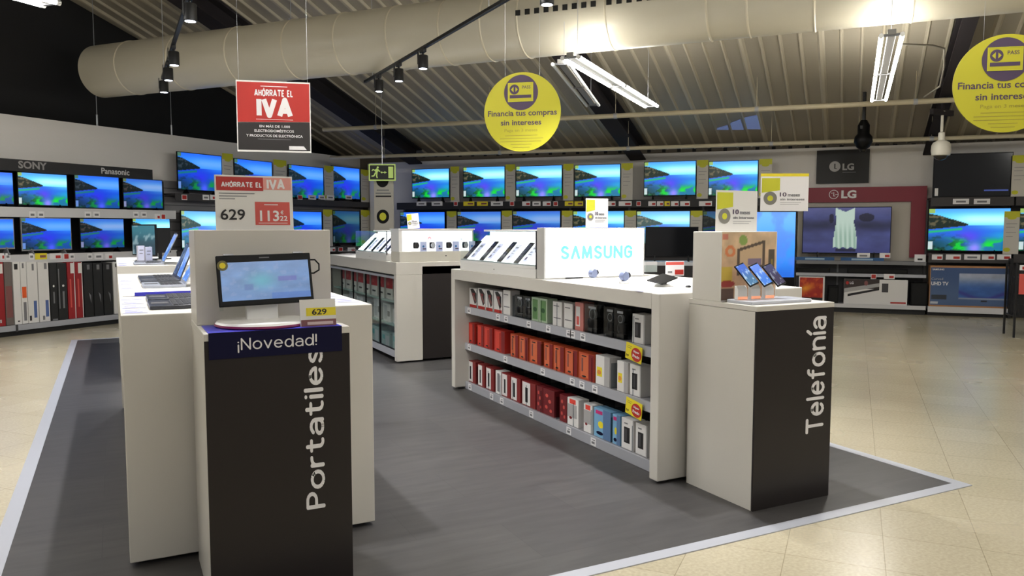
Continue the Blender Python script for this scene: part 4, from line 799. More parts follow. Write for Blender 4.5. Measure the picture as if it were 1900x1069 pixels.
t=thing('info_board','white info board with dark icons and a blue lower edge','info board',(.03,4.78,CT+.002),0); o=MB().box(0,.62,0,.3,0,.004,paper).part('board',t); mb=MB(); mb.box(.06,.62,-.012,.012,.001,.02,mat('deep blue strip',(36,34,150),.4)); mb.part('blue_edge',t,label='deep blue lower edge')
mb=MB()
for k in range(7): mb.box(.2+k*.035,.222+k*.035,.14,.19,.004,.0052,ink); mb.box(.26+k*.03,.28+k*.03,.045,.065,.004,.0052,mat('blue ink',(60,60,150),.5)) if k<5 else None
mb.part('printed_icons',t)
for i,(y,n) in enumerate(((3.82,.2),(4.06,.2),(4.3,.2),(4.56,.16),(5.4,.28),(5.75,.28),(6.15,.28),(8.78,.3),(9.2,.3))):
    t=thing('spec_card',f'lilac spec sheet on the left edge of the laptop counters, {o_[i+1]} from the camera','card',(.022,y,CT+.001),0,'lilac spec sheets along the left counter edge'); MB().box(0,.1,0,n-.02,0,.0012,lilac).part('card',t); mb=MB(); mb.box(.01,.08,.03,.042,.0012,.0018,mat('violet ink',(90,84,150),.5)).box(.01,.06,.08,.088,.0012,.0018,grayink).box(.01,.07,.12,.126,.0012,.0018,grayink); mb.part('small_print',t)
for i,y in enumerate((3.9,4.3,4.7)):
    t=thing('spec_card',f'lilac spec sheet on the right edge of the near laptop counter, {o_[i+1]} from the camera','card',(1.0,y,CT+.001),0,'lilac spec sheets along the right counter edge'); MB().box(0,.11,0,.36,0,.0012,lilac).part('card',t); MB().box(.01,.08,.05,.07,.0012,.0018,mat('violet ink')).box(.01,.09,.16,.17,.0012,.0018,mat('violet ink')).part('small_print',t)
# all-in-one computer and its neighbours on the far laptop counter
q=PZ(268,484,CT); t=thing('all_in_one_computer','tall dark all in one computer with teal picture on far laptop counter','computer',(.3,9.95,CT+.001),math.radians(-62))
MB().box(-.25,.25,0,.02,.06,.42,blackp).part('screen_frame',t,bevel=.003); MB().box(-.02,.02,.02,.04,.0,.2,blackp).box(-.1,.1,-.05,.1,0,.012,blackp).part('stand',t); pic(t,picmesh('screen_teal',phpic((20,70,90),(40,130,150)),24,16,MS2),-.235,.235,.075,.405,-.001,'screen')
t=thing('desktop_monitor','black monitor turned away behind the all in one computer','computer',(.5,10.35,CT+.001),math.radians(20)); MB().box(-.12,.12,0,.03,.08,.38,blackp).part('screen_frame',t,bevel=.003); MB().box(-.02,.02,.02,.04,.0,.2,blackp).box(-.1,.1,-.05,.1,0,.012,blackp).part('stand',t)
for i,(x,y,h) in enumerate(((263,486,.18),(277,487,.17))):
    q=PZ(x,y,CT+.001); t=thing('spec_box',('left','right')[i]+' pale upright spec box before the all in one computer','box',q,.3,'pale spec boxes on the far laptop counter'); MB().box(-.035,.035,0,.05,0,h,mat('pale lilac carton',(205,205,222),.4)).part('carton',t); decal(t,'front_print',.07,h,0,[('r',.2,.8,.7,.76,grayink),('r',.2,.7,.5,.55,grayink)])
# ------------------------------------------------------------------ totem and black television behind the phone counter
q=PD(1447,505,8.0); tr=-YAW
t=thing('phone_totem','tall glowing blue phone totem behind the right pedestal','totem',(q[0],q[1],0),tr)
def bl(U,V):
    n=vnoise(U,V,3,6); c=mixc(np.zeros(U.shape+(3,))+A3(50,140,235),(110,180,250),sst(.3,1,V)); c=mixc(c,(20,90,200),sst(.35,.0,V)*.8); c=mixc(c,(90,120,240),sst(.5,.7,n)*.5); c=mixc(c,(20,50,80),((np.abs(U-.32)<.06)&(np.abs(V-.66)<.008)).astype(float)); return c
w0=(1403-1447)/F*8.0-.1; w1=(1475-1447)/F*8.0
MB().box(w0,w1,0,.06,.04,1.675,blackp).part('body',t,bevel=.004); MB().box(w0-.05,w1+.05,-.12,.2,0,.04,darkg).part('foot',t); pic(t,picmesh('screen_blue_sea',bl,30,60,MS),w0+.01,w1-.008,1.0,1.665,-.0012,'screen')
t2=thing('finance_sign','white finance sign with yellow top edge above the blue totem','sign',(q[0]+ct*.03,q[1]-st*.03+.0,1.6755),tr); w0=(1403-1447)/F*8.0; w1=(1491-1447)/F*8.0; cx=(w0+w1)/2; w_=w1-w0; hh_=.35
g_=MB().box(w0,w1,.01,.016,0,hh_,paper).part('board',t2); MB().box(w0,w1,.006,.016,hh_,hh_+.03,yellow).part('top_edge',t2,label='bright yellow top edge')
sub=MB().box(w0,w1,.008,.0098,0,hh_,paper).part('sheet',t2); e2=bpy.data.objects.new('printed_face',MB().box(-.001,.001,.0,.001,0,.001,paper).mesh('x')); COL.objects.link(e2); e2.parent=t2; e2.location=(cx,.008,0); 
mes10(e2,w_,hh_)
# low table with black television
q=PD(1246,478,11.6); t=thing('low_display_table','low grey display table carrying the black television behind','table',(q[0],q[1],0),-YAW-.1); zt=q[2]-.06
MB().box(-.6,.6,-.2,.35,zt-.05,zt,lightg).part('top',t)
for sx in (-.55,.55):
    for sy in (-.15,.3): MB().box(sx-.02,sx+.02,sy-.02,sy+.02,0,zt-.05,midg).part('leg',t)
def tvbody(t,w,h,d=.045,bez=.012,m=blackp,variant=None,feet=.0,strength=None):
    MB().box(-w/2,w/2,0,d*.5,0,h,m).part('frame',t,bevel=.003); MB().box(-w*.38,w*.38,d*.5,d*1.3,h*.12,h*.8,blackp).part('rear_cover',t,bevel=.01)
    if variant: pic(t,TVP[variant],-w/2+bez,w/2-bez,bez*1.6,h-bez,-.001,'screen')
    else: MB().box(-w/2+bez,w/2-bez,-.001,0,bez*1.6,h-bez,mat('switched off screen',(16,17,20),.12)).part('screen',t)
    if feet>0:
        for sx in (-.32,.32): MB().prismx([(-.07,-feet),(.1,-feet),(.02,.03),(-.005,.03)],sx*w-.008,sx*w+.008,m).part('foot',t)
t=thing('television','switched off black television on a low table beside the glowing sign','television',(q[0],q[1],q[2]),-YAW-.1); tvbody(t,.77,.455,feet=.058,m=blackp)
# ------------------------------------------------------------------ television walls
class Loc: pass
def wthing(Wl,nm,label,cat,s,o,z,group=None): return thing(nm,label,cat,Wl.at(s,o,z),Wl.rz,group)
def tv(Wl,x0,x1,y0,y1,off,var,label,group,shelf=None,frame=None,bez=.012):
    a=Wl.px(x0,y0,off); b=Wl.px(x1,y1,off); w=abs(b[0]-a[0]); 
    c=Wl.px((x0+x1)/2,y1,off); z0=c[1] ; z1=Wl.px((x0+x1)/2,y0,off)[1]; s=(a[0]+b[0])/2
    t=wthing(Wl,'television',label,'television',s,off,z0,group); ft=max(z0-shelf,.0) if shelf else 0
    tvbody(t,w,z1-z0,variant=var,feet=ft,m=frame or blackp,bez=bez); return t
def slot(Wl,x0,x1,y0,y1,off): # s0,s1,z0,z1
    a=Wl.px(x0,(y0+y1)/2,off); b=Wl.px(x1,(y0+y1)/2,off); m=(x0+x1)/2; return a[0],b[0],Wl.px(m,y1,off)[1],Wl.px(m,y0,off)[1]
def infocard(Wl,x0,x1,y0,y1,off,label,group,shelf):
    s0,s1,z0,z1=slot(Wl,x0,x1,y0,y1,off); w=s1-s0; t=wthing(Wl,'info_card',label,'info card',(s0+s1)/2,off,shelf,group); h=z1-shelf
    MB().box(-w/2,w/2,0,.004,0,h,mat('grey white card',(196,192,184),.5)).part('card',t); decal(t,'card_print',w,h,0,[('r',0,1,.86,1,lime),('e',.5,.85,.3,.045,lime),('r',.15,.85,.7,.71,grayink),('r',.15,.7,.62,.63,grayink),('r',.15,.8,.5,.51,grayink),('r',.15,.6,.4,.41,grayink),('e',.25,.1,.22,.05,lime)])
    MB().box(-w*.3,w*.3,.004,.05,0,.01,clear).part('card_foot',t)
def tags(par,Wl,lst,y,off,base,cat='price_tag'):
    for i,(x,wpx,m) in enumerate(lst):
        a=Wl.px(x,y,off); b=Wl.px(x+wpx,y,off); s0,s1=a[0]-base,b[0]-base; z=a[1]; mb=MB()
        mb.box(s0,s1,-off-.003,-off,z-.045,z+.045,paper if m!='y' else yellow)
        k=(s1-s0)
        if m=='r': mb.box(s0+k*.5,s0+k*.92,-off-.004,-off-.003,z-.03,z+.012,red)
        elif m=='R': mb.box(s0+k*.1,s0+k*.9,-off-.004,-off-.003,z-.035,z+.035,red)
        elif m=='y': mb.box(s0+k*.4,s0+k*.9,-off-.004,-off-.003,z-.02,z+.015,brown)
        else: mb.box(s0+k*.2,s0+k*.8,-off-.004,-off-.003,z-.02,z+.012,grayink)
        mb.part(cat,par)
bp=mat('black gondola panel',(24,23,25),.5); dgp=mat('charcoal gondola panel',(58,55,56),.55); slat=mat('grey slatted panel',(128,126,128),.5)
# ---- left wall, first bay (black header)
S1=LW.px(322,400,.3)[0]
ga_=thing('television_gondola','black and white television shelving under the SONY header at left','shelving',LW.at(0,0,0),LW.rz)
s0=-9.6
MB().box(s0,S1,-.08,-.02,.0,2.3,bp).part('back_panel',ga_)
hd=MB().box(s0,LW.px(280,320,.3)[0],-.34,-.08,2.30,2.465,bp).part('header',ga_,label='black header board')
def wtext(par,Wl,body,x0,x1,y0,y1,off,m,base=0,**k):
    a=Wl.px(x0,(y0+y1)/2,off); b=Wl.px(x1,(y0+y1)/2,off); mx=(x0+x1)/2; return text(par,body,a[0]-base,b[0]-base,Wl.px(mx,y1,off)[1],Wl.px(mx,y0,off)[1],-off,m,**k)
wtext(hd,LW,'SONY',34,87,300,314,.341,mat('dull silver lettering',(150,146,146),.5),bold=.03); wtext(hd,LW,'Panasonic',188,240,313,324,.341,mat('white lettering',(200,198,198),.5),bold=.02)
for z0,z1 in ((1.66,1.80),(1.00,1.13)):
    sh=MB().box(s0,S1,-.32,-.08,z1-.03,z1,bp).part('shelf',ga_); MB().box(s0,S1+.02,-.335,-.32,z0,z1,railw).part('price_rail',sh)
sh=MB().box(s0,S1,-.45,-.08,.10,.15,lightg).part('base_shelf',ga_); MB().box(s0,S1,-.46,-.45,.075,.155,lightg).part('base_rail',sh); MB().box(s0,S1,-.40,-.08,0,.10,bp).part('plinth',ga_)
for x in (30,222): 
    s=LW.px(x,600,.45)[0]; MB().box(s-.015,s+.015,-.47,-.45,.06,.16,darkg).part('rail_joint',ga_)
tags(ga_,LW,[(54,12,'k'),(70,12,'k'),(157,12,'k'),(173,12,'k'),(247,10,'k'),(262,10,'k')],398,.336,0)
tags(ga_,LW,[(0,8,'r'),(10,9,'k'),(54,9,'k'),(65,22,'y'),(92,22,'r'),(118,10,'R'),(129,9,'k'),(162,9,'k'),(175,16,'k'),(195,14,'r')],476,.336,0)
tags(ga_,LW,[(287,10,'r'),(299,8,'R')],402,.336,0)
SD=1.80
for i,(x0,x1,y0,y1,v) in enumerate(((-66,27,317,380,'blue'),(31,127,321,383,'bright'),(137,223,326,388,'blue'),(227,303,332,388,'violet'))): tv(LW,x0,x1,y0,y1,.30,v,f'television under the black header at left, {o_[i+1]} from the left in the upper row','televisions of the bay with black header',SD)
silf=mat('silver television frame',(150,150,152),.35,metal=.5)
for i,(x0,x1,y0,y1,v,f) in enumerate(((-68,28,405,463,'blue',silf),(38,134,404,465,'dark' if 0 else 'blue',silf),(147,232,405,462,'violet',None),(245,317,405,457,'bright',None))): tv(LW,x0,x1,y0,y1,.30,v,f'television under the black header at left, {o_[i+1]} from the left in the lower row','televisions of the bay with black header',1.13,f)
# boxes standing on the base shelf
def tvbox(x0,x1,y0,y1,label,body,shapes,nm='television_box',off=.42,z=.156,Wl=LW,dep=.28,gp='flat television cartons on the lower left shelf'):
    a=Wl.px(x0,y1-4,off); b=Wl.px(x1,y1-4,off); h=Wl.px((x0+x1)/2,y0,off)[1]-z; w=(b[0]-a[0])*.97
    t=wthing(Wl,nm,label,'packaging',(a[0]+b[0])/2,off,z,gp); MB().box(-w/2,w/2,0,dep,0,h,body).part('carton',t); decal(t,'edge_print',w,h,0,shapes); return t
wc=mat('white carton'); bc=mat('black printed carton',(30,30,31),.45); rc_=mat('red printed carton',(150,28,34),.45)
bi=mat('blue ink stripe',(80,104,160),.5)
LB_=[(-42,-22,'white carton',wc,[('r',.2,.5,.2,.4,grayink)]),(-21,-3,'black carton',bc,[('r',.2,.4,.2,.4,grayink)]),(-2,11,'red and white carton at far left edge',rc_,[('r',.2,.9,.82,.97,wc),('r',.2,.4,.05,.1,wc)]),(12,26,'brown and grey carton leaning in shade',mat('grey brown carton',(110,100,96),.5),[('r',.1,.95,.12,.62,brown)]),(28,41.5,'tall white carton with black top square',wc,[('r',.2,.7,.88,.97,ink),('r',.4,.7,.04,.06,ink)]),(42,53,'white carton with an orange block',wc,[('r',.15,.9,.42,.6,orange),('r',.3,.8,.05,.35,grayink),('r',.3,.6,.9,.98,grayink)]),(53.5,73,'wide white carton with blue lettering near its foot',wc,[('r',.55,.85,.08,.36,bi),('r',.1,.3,.04,.12,ink),('r',.5,.7,.86,.97,grayink)]),(74,94,'wide white carton with blue lettering beside black cartons',wc,[('r',.6,.9,.08,.36,bi),('r',.3,.5,.03,.1,grayink),('r',.6,.85,.88,.98,grayink)]),(95.5,109,'black carton with small white print, left one of two',bc,[('e',.5,.6,.12,.02,wc),('r',.4,.6,.3,.5,grayink),('r',.2,.9,.0,.03,grayink)]),(109.5,127,'black carton with small white print, right one of two',bc,[('e',.6,.6,.12,.02,wc),('r',.5,.7,.2,.5,grayink),('r',.1,.2,.2,.9,grayink)]),(128,142,'red carton with white top, left one of two',rc_,[('r',.45,.95,.8,.98,wc),('r',.3,.5,.2,.7,salmon),('r',.9,1,0,1,wc)]),(142.5,156,'red carton with white top, right one of two',rc_,[('r',.45,.95,.8,.98,wc),('r',.3,.5,.2,.7,salmon),('r',.9,1,0,1,wc)]),(158,175,'black carton with a pale streak, left one of three',bc,[('r',.4,.7,.88,.97,grayink),('p',[(.5,.45),(.75,.25),(.75,.4)],grayink)]),(176,193,'black carton with a pale streak, middle one of three',bc,[('r',.4,.7,.88,.97,grayink),('p',[(.5,.45),(.75,.25),(.75,.4)],grayink)]),(194,211,'black carton with a pale streak, right one of three',bc,[('r',.4,.7,.88,.97,grayink),('p',[(.5,.45),(.75,.25),(.75,.4)],grayink)]),(212.5,224,'slim white carton next to the laptop counter',wc,[('r',.4,.7,.9,.97,ink)]),(226,246,'black carton hidden behind the laptop counter',bc,[('r',.3,.6,.2,.4,grayink)])]
for i,(x0,x1,d,b_,sh_) in enumerate(LB_):
    yb=604-(x0+x1)/2*.072 if x0>0 else 604; tvbox(x0,x1,486+ (2 if b_ is bc else 0),yb,f'{d} on the lower left shelf',b_,sh_)
# ---- left wall, second bay (grey slatted)
S2=LW.px(327,400,.3)[0]; S3=LW.px(690,400,.3)[0]-.05
gb_=thing('television_gondola','grey slatted television shelving between black header and corner','shelving',LW.at(0,0,0),LW.rz)
mb=MB(); mb.box(S2-.25,S3+.1,-.07,-.02,0,2.32,slat)
for k in range(14): mb.box(S2-.25,S3+.1,-.074,-.07,.3+k*.145,.312+k*.145,darkg)
mb.part('slat_panel',gb_)
for z,zh in ((2.10,.12),(1.11,.12)):
    sh=MB().box(S2-.05,S3,-.34,-.07,z-.03,z,darkg).part('shelf',gb_); MB().box(S2-.05,S3,-.35,-.34,z-zh,z,dgp).part('price_rail',sh)
sh=MB().box(S2-.05,S3,-.45,-.07,.1,.15,lightg).part('base_shelf',gb_); MB().box(S2-.05,S3,-.4,-.07,0,.1,bp).part('plinth',gb_)
MB().box(S2-.05,S3,-.075,-.0745,.2,.99,dgp).part('lower_back',gb_)
tags(gb_,LW,[(337,10,'R'),(376,12,'k'),(390,9,'r'),(552,9,'R'),(572,14,'k'),(591,12,'k'),(606,14,'k'),(641,12,'k')],366,.352,0)
tags(gb_,LW,[(601,8,'y'),(612,10,'r'),(628,8,'R'),(645,14,'r'),(664,14,'k')],463,.352,0)
for i,(x0,x1,y0,y1,v) in enumerate(((328,413,285,355,'blue'),(434,506,297,364,'blue'),(535,601,308,369,'blue'),(615,668,310,370,'blue'))): tv(LW,x0,x1,y0,y1,.31,v,f'television high on the grey slatted bay, {o_[i+1]} from the left in the upper row','televisions of the grey slatted bay',2.10)
for i,(x0,x1,y0,y1,v) in enumerate(((335,410,391,462,'pale'),(432,508,391,460,'violet'),(530,598,392,455,'blue'),(617,668,391,452,'dark'))): tv(LW,x0,x1,y0,y1,.31,v,f'television in the grey slatted bay, {o_[i+1]} from the left in the lower row','televisions of the grey slatted bay',1.11)
for i,(x0,x1,y0,y1,sh) in enumerate(((413,433,285,360,2.1),(508,532,297,365,2.1),(602,619,308,375,2.1),(670,687,315,377,2.1),(600,617,389,455,1.11),(670,686,390,455,1.11))): infocard(LW,x0,x1,y0,y1,.33,'tall card with lime top in the grey slatted bay, '+('right of the first upper television','right of the second upper television','right of the third upper television','right of the last upper television','between the last two lower televisions','right of the last lower television')[i],'info cards of the grey slatted bay',sh)
# ---- corner totem and exit sign
q=PD(715,600,14.0); t=thing('corner_banner','tall grey banner with two dark round badges in the corner','banner',(q[0],q[1],0),-YAW+.0); f14=14.0/F
bx0=(697-715)*f14; bx1=(733-715)*f14; top=PD(715,334,14.0)[2]
MB().box(bx0,bx1,0,.05,.03,top,mat('grey white banner',(176,172,164),.55)).part('panel',t); MB().box(bx0-.05,bx1+.05,-.1,.15,0,.03,darkg).part('foot',t)
zcy=lambda y: PD(715,y,14.0)[2]
MB().disc(-.02,zcy(335),.11,.12,-.004,0,blackp,32).disc(-.02,zcy(402),.11,.125,-.004,0,blackp,32).disc(-.02,zcy(402),.06,.07,-.006,-.004,lime,24).part('round_badge',t)
mb=MB(); mb.box(bx0+.05,bx1-.08,-.003,0,zcy(354),zcy(352),grayink).box(bx0+.03,bx1-.05,-.003,0,zcy(360),zcy(357.5),grayink).box(bx0+.03,bx1-.04,-.003,0,zcy(366),zcy(363),ink); mb.part('small_print',t)
q=PD(709,320,13.8); t=thing('exit_sign','green glowing emergency exit sign with running figure in corner','exit sign',q,-YAW); w_=.235;h_=.145
lg=mat('pale green glow print',(176,200,110),.4,emit=.35)
MB().box(-w_,w_,0,.02,-h_,h_,lg).part('plate',t); MB().box(-w_+.022,w_-.022,-.003,0,-h_+.022,h_-.022,mat('dark sign field',(20,24,20),.4)).part('dark_field',t)
mb=MB(); y0,y1=-.006,-.003
mb.disc(-.075,.085,.018,.02,y0,y1,lg,16).prism([(-.125,.045),(-.095,.07),(-.06,.05),(-.085,-.02),(-.115,-.02)],y0,y1,lg).prism([(-.1,-.02),(-.08,-.01),(-.085,-.06),(-.075,-.1),(-.095,-.1),(-.108,-.06)],y0,y1,lg).prism([(-.125,.0),(-.105,-.02),(-.14,-.07),(-.185,-.075),(-.185,-.055),(-.15,-.05)],y0,y1,lg).prism([(-.065,.055),(-.03,.02),(-.038,.008),(-.075,.03)],y0,y1,lg).prism([(-.12,.045),(-.16,.06),(-.185,.03),(-.17,.022),(-.155,.04),(-.12,.02)],y0,y1,lg); mb.part('running_figure',t)
MB().box(.0,.05,y0,y1,-.007,.007,lg).prism([(.04,-.022),(.085,0),(.04,.022)],y0,y1,lg).prism([(.0,-.02),(-.03,0),(.0,.02)],y0,y1,lg).part('arrow',t); MB().box(.11,.195,y0,y1,-.1,.1,lg).part('door_symbol',t)
MB().tube([(0,.012,h_),(0,.012,cz(q)-q[2]-.03)],.006,6,alu).part('hanger_rod',t)
# ---- back wall, long gondola
B0=BW.px(737,400,.45)[0]; B1=BW.px(1478,400,.45)[0]
gc=thing('television_gondola','long charcoal television shelving along the back wall','shelving',BW.at(0,0,0),BW.rz)
MB().box(B0,B1,-.14,-.02,0,2.03,dgp).part('back_panel',gc)
sh=MB().box(B0,B1,-.45,-.14,2.0,2.06,bp).part('shelf',gc); MB().box(B0,B1,-.465,-.45,1.91,2.06,bp).part('price_rail',sh)
sh=MB().box(B0,B1,-.45,-.14,1.14,1.2,bp).part('shelf',gc); MB().box(B0,B1,-.465,-.45,1.08,1.2,bp).part('price_rail',sh)
sh=MB().box(B0,B1,-.6,-.14,.1,.15,lightg).part('base_shelf',gc); MB().box(B0,B1,-.5,-.14,0,.1,bp).part('plinth',gc)
for x in (741,845,944,1052,1163,1302,1420): s=BW.px(x,400,.4)[0]; MB().box(s-.02,s+.02,-.18,-.14,0,2.03,midg).part('upright',gc)
tags(gc,BW,[(773,18,'k'),(801,20,'k'),(842,7,'R'),(860,20,'y'),(885,20,'y'),(911,22,'k'),(946,8,'R'),(969,15,'r'),(988,15,'k'),(1007,15,'r'),(1027,8,'R'),(1048,16,'y'),(1066,16,'y'),(1128,14,'r'),(1148,24,'r'),(1181,8,'R'),(1203,14,'r'),(1219,12,'r'),(1233,10,'y'),(1245,14,'r'),(1262,18,'r'),(1297,24,'r')],378,.466,0)
BT=[(764,834,313,368,'bright'),(859,937,309,367,'bright'),(957,1043,307,366,'bright'),(1066,1151,305,366,'bright'),(1195,1291,299,364,'bright'),(1315,1406,298,364,'bright')]
for i,(x0,x1,y0,y1,v) in enumerate(BT): tv(BW,x0,x1,y0,y1,.40,v,f'television in the upper row of the long back shelving, {o_[i+1]} from the left','upper televisions on the back wall',2.06)
BT2=[(742,826,393,448,'blue'),(848,930,392,449,'violet'),(951,1040,391,450,'violet'),(1063,1158,391,452,'bright'),(1181,1280,391,454,'pale'),(1304,1390,391,455,'dark')]
for i,(x0,x1,y0,y1,v) in enumerate(BT2): tv(BW,x0,x1,y0,y1,.40,v,f'television in the lower row of the long back shelving, {o_[i+1]} from the left','lower televisions on the back wall',1.2)
for i,(x0,x1,y0,y1) in enumerate(((836,852,309,371),(938,956,305,371),(1045,1064,304,370),(1153,1174,303,370),(1293,1314,297,369),(1408,1432,295,369))): infocard(BW,x0,x1,y0,y1,.42,f'tall card with lime top right of the {o_[i+1]} upper back television','upper info cards on the back wall',2.06)
for i,(x0,x1,y0,y1) in enumerate(((829,847,392,450),(931,950,391,450),(1042,1062,391,450),(1159,1180,391,452),(1281,1303,391,454))): infocard(BW,x0,x1,y0,y1,.42,f'tall card with lime top right of the {o_[i+1]} lower back television','lower info cards on the back wall',1.2)
# ---- maroon bay
M0=BW.px(1480,400,.45)[0]; M1=BW.px(1722,400,.45)[0]
gd=thing('television_gondola','shelving with a maroon LG surround and pale back panel','shelving',BW.at(0,0,0),BW.rz)
def bs(x,y,o): return BW.px(x,y,o)
MB().box(M0,M1,-.14,-.02,0,2.0,mat('pale beige panel',(186,180,170),.5)).part('back_panel',gd)
zt=bs(1600,347,.2)[1]; zl=bs(1600,375,.2)[1]; xa=bs(1690,400,.2)[0]; zb2=bs(1705,478,.2)[1]
mr=MB().box(M0-.02,M1,-.2,-.06,zl,zt,maroon).box(xa,M1,-.2,-.14,zb2,zl,maroon).part('maroon_surround',gd,label='maroon surround')
wtext(mr,BW,'LG',1561,1589,353,368,.201,paper,bold=.04); 
def lgdisc(par,x,y,rp,off,m,m2):
    a=bs(x-rp,y,off); b=bs(x+rp,y,off); r=(b[0]-a[0])/2; cx=(a[0]+b[0])/2; cy=a[1]; mb=MB(); N=28
    mb.disc(cx,cy,r,r,-off-.004,-off,m,32); 
    if m2 is not None:
        mb.disc(cx,cy,r*.86,r*.86,-off-.005,-off-.004,m2,32); mb.box(cx-r*.08,cx+r*.08,-off-.0065,-off-.005,cy-r*.4,cy+r*.5,m); mb.box(cx-r*.05,cx+r*.35,-off-.0065,-off-.005,cy-r*.42,cy-r*.3,m); mb.disc(cx-r*.38,cy+r*.28,r*.12,r*.12,-off-.0065,-off-.005,m,12); mb.box(cx+r*.3,cx+r*.85,-off-.0065,-off-.005,cy-.06*r,cy+r*.06,m)
    return mb.part('round_face_emblem',par)
lgdisc(mr,1547,361,9,.201,paper,maroon)
zs=.915; sh=MB().box(M0,M1,-.45,-.14,zs-.05,zs,darkg).part('shelf',gd); MB().box(M0,M1,-.46,-.45,zs-.06,zs+.005,midg).part('price_rail',sh)
zs2=.69; sh=MB().box(M0,M1,-.5,-.14,zs2-.04,zs2,darkg).part('shelf',gd); MB().box(M0,M1,-.515,-.5,zs2-.05,zs2+.005,lightg).part('price_rail',sh)
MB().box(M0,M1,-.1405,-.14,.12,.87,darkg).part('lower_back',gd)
sh=MB().box(M0,M1,-.6,-.14,.1,.15,lightg).part('base_shelf',gd); MB().box(M0,M1,-.615,-.6,.09,.16,railw).part('base_rail',sh); MB().box(M0,M1,-.55,-.14,0,.09,bp).part('plinth',gd)
s=bs(1555,500,.45)[0]; MB().box(s-.015,s+.015,-.18,-.141,.1,.9,midg).part('upright',gd); s=bs(1719,500,.45)[0]; MB().box(s-.02,s+.02,-.2,-.141,.1,2.0,darkg).part('upright',gd)
s0,s1,_,_=slot(BW,1697,1718,465,478,.4); MB().box(s0,s1,-.404,-.4,zs,zs+.13,paper).box(s0+.05,s1-.05,-.406,-.404,zs+.03,zs+.06,ink).part('price_tag',gd)
tags(gd,BW,[(1590,24,'k'),(1632,20,'r')],474,.44,0); tags(gd,BW,[(1616,10,'R'),(1640,20,'r')],513,.517,0)
# maker plaque on the wall
a=bs(1515,309,.06); b=bs(1613,309,.06); z0=bs(1564,340,.06)[1]; z1=bs(1564,278,.06)[1]
pk=wthing(BW,'wall_plaque','black wall plaque with round emblem and the letters LG','sign',(a[0]+b[0])/2,.0,z0); w_=b[0]-a[0]; MB().box(-w_/2,w_/2,-.06,-.0005,0,z1-z0,bp).part('board',pk)
base=(a[0]+b[0])/2
gy=mat('soft grey lettering',(170,168,168),.5)
def rel(x,y): p_=bs(x,y,.061); return p_[0]-base,p_[1]-z0
x0_,zz0=rel(1563,316); x1_,zz1=rel(1585,303); text(pk,'LG',x0_,x1_,zz0,zz1,-.06,gy,bold=.04)
c_=rel(1549,309); r_=.095; mb=MB(); mb.disc(c_[0],c_[1],r_,r_,-.064,-.06,gy,32).box(c_[0]-.01,c_[0]+.01,-.066,-.064,c_[1]-.04,c_[1]+.05,bp).box(c_[0]-.0,c_[0]+.035,-.066,-.064,c_[1]-.045,c_[1]-.032,bp).part('round_face_emblem',pk)
x0_,zz0=rel(1563,320.5); x1_,zz1=rel(1588,318.8); MB().box(x0_,x1_,-.0615,-.06,zz0,zz1,grayink).part('small_print',pk)
def dress(U,V):
    n=vnoise(U,V,5,11); c=mixc(np.zeros(U.shape+(3,))+A3(70,76,128),(36,38,62),sst(.45,.65,np.abs(V-.55)*-1+1-.35+n*.2)*.0+sst(.2,.0,np.abs(V-.6))*.75); c=c*(.8+.4*n)[...,None]
    c=mixc(c,(110,112,160),sst(.75,1,V)*.5); c=mixc(c,(60,64,120),sst(.3,0,V)*.6)
    lft=.385-.03*sst(.75,.2,V)+.015*sst(.75,.95,V)*-1; rgt=.60+.03*sst(.7,.15,V)-.015*np.exp(-((V-.68)/.08)**2); neck=np.abs(U-.49)<(V-.9)*1.2
    d=((U>lft)&(U<rgt)&(V>.11+.02*np.sin(U*70))&(~neck)).astype(float)*(V<.985)
    c=mixc(c,(205,228,214),d); f=d*(.5+.5*np.sin((U-.49)*120+V*3))*sst(.75,.3,V); c=mixc(c,(120,160,140),f*.6)
    c=mixc(c,(20,20,36),(((((U-.33)/.03)**2+((V-.76)/.1)**2<1)|(((U-.73)/.09)**2+((V-.78)/.09)**2<1))&(d<.5)).astype(float)*.75); c=mixc(c,(18,20,40),((V<.1)&(V>.03)&(U>.38)&(U<.62)).astype(float)*.7)
    return c
TVP['dress']=picmesh('screen_dress',dress,100,60,MS2)
tv(BW,1490,1652,384,471,.38,'dress','large television showing a pale dress inside the maroon surround','large television',zs)
for i,(x0,x1,lb) in enumerate(((1478,1540,'left'),(1572,1684,'right'))):
    s0,s1,_,_=slot(BW,x0,x1,495,506,.36); z=zs2; t=wthing(BW,'soundbar',f'{lb} black soundbar on the shelf below the maroon surround','soundbar',(s0+s1)/2,.40,z+.001,'soundbars under the maroon surround'); w_=s1-s0; MB().box(-w_/2,w_/2,0,.09,0,.085,blackp).part('cabinet',t,bevel=.008); MB().box(-w_/2+.02,w_/2-.02,-.002,.0,.01,.075,mat('speaker grille',(12,12,13),.8)).part('grille',t)
for i,(x0,x1,lb) in enumerate(((1476,1548,'left'),(1560,1640,'right'))):
    s0,s1,_,_=slot(BW,x0,x1,477,487,.42); t=wthing(BW,'blue_carton',f'{lb} long flat blue carton in front of the dress television','packaging',(s0+s1)/2,.445,zs+.002,'flat blue cartons below the dress television'); w_=s1-s0; MB().box(-w_/2,w_/2,0,.07,0,.06,mat('blue carton side',(32,84,140),.45)).part('carton',t); decal(t,'front_print',w_,.06,0,[('r',.25,.75,.25,.75,mat('pale blue ink',(150,180,205),.5))])
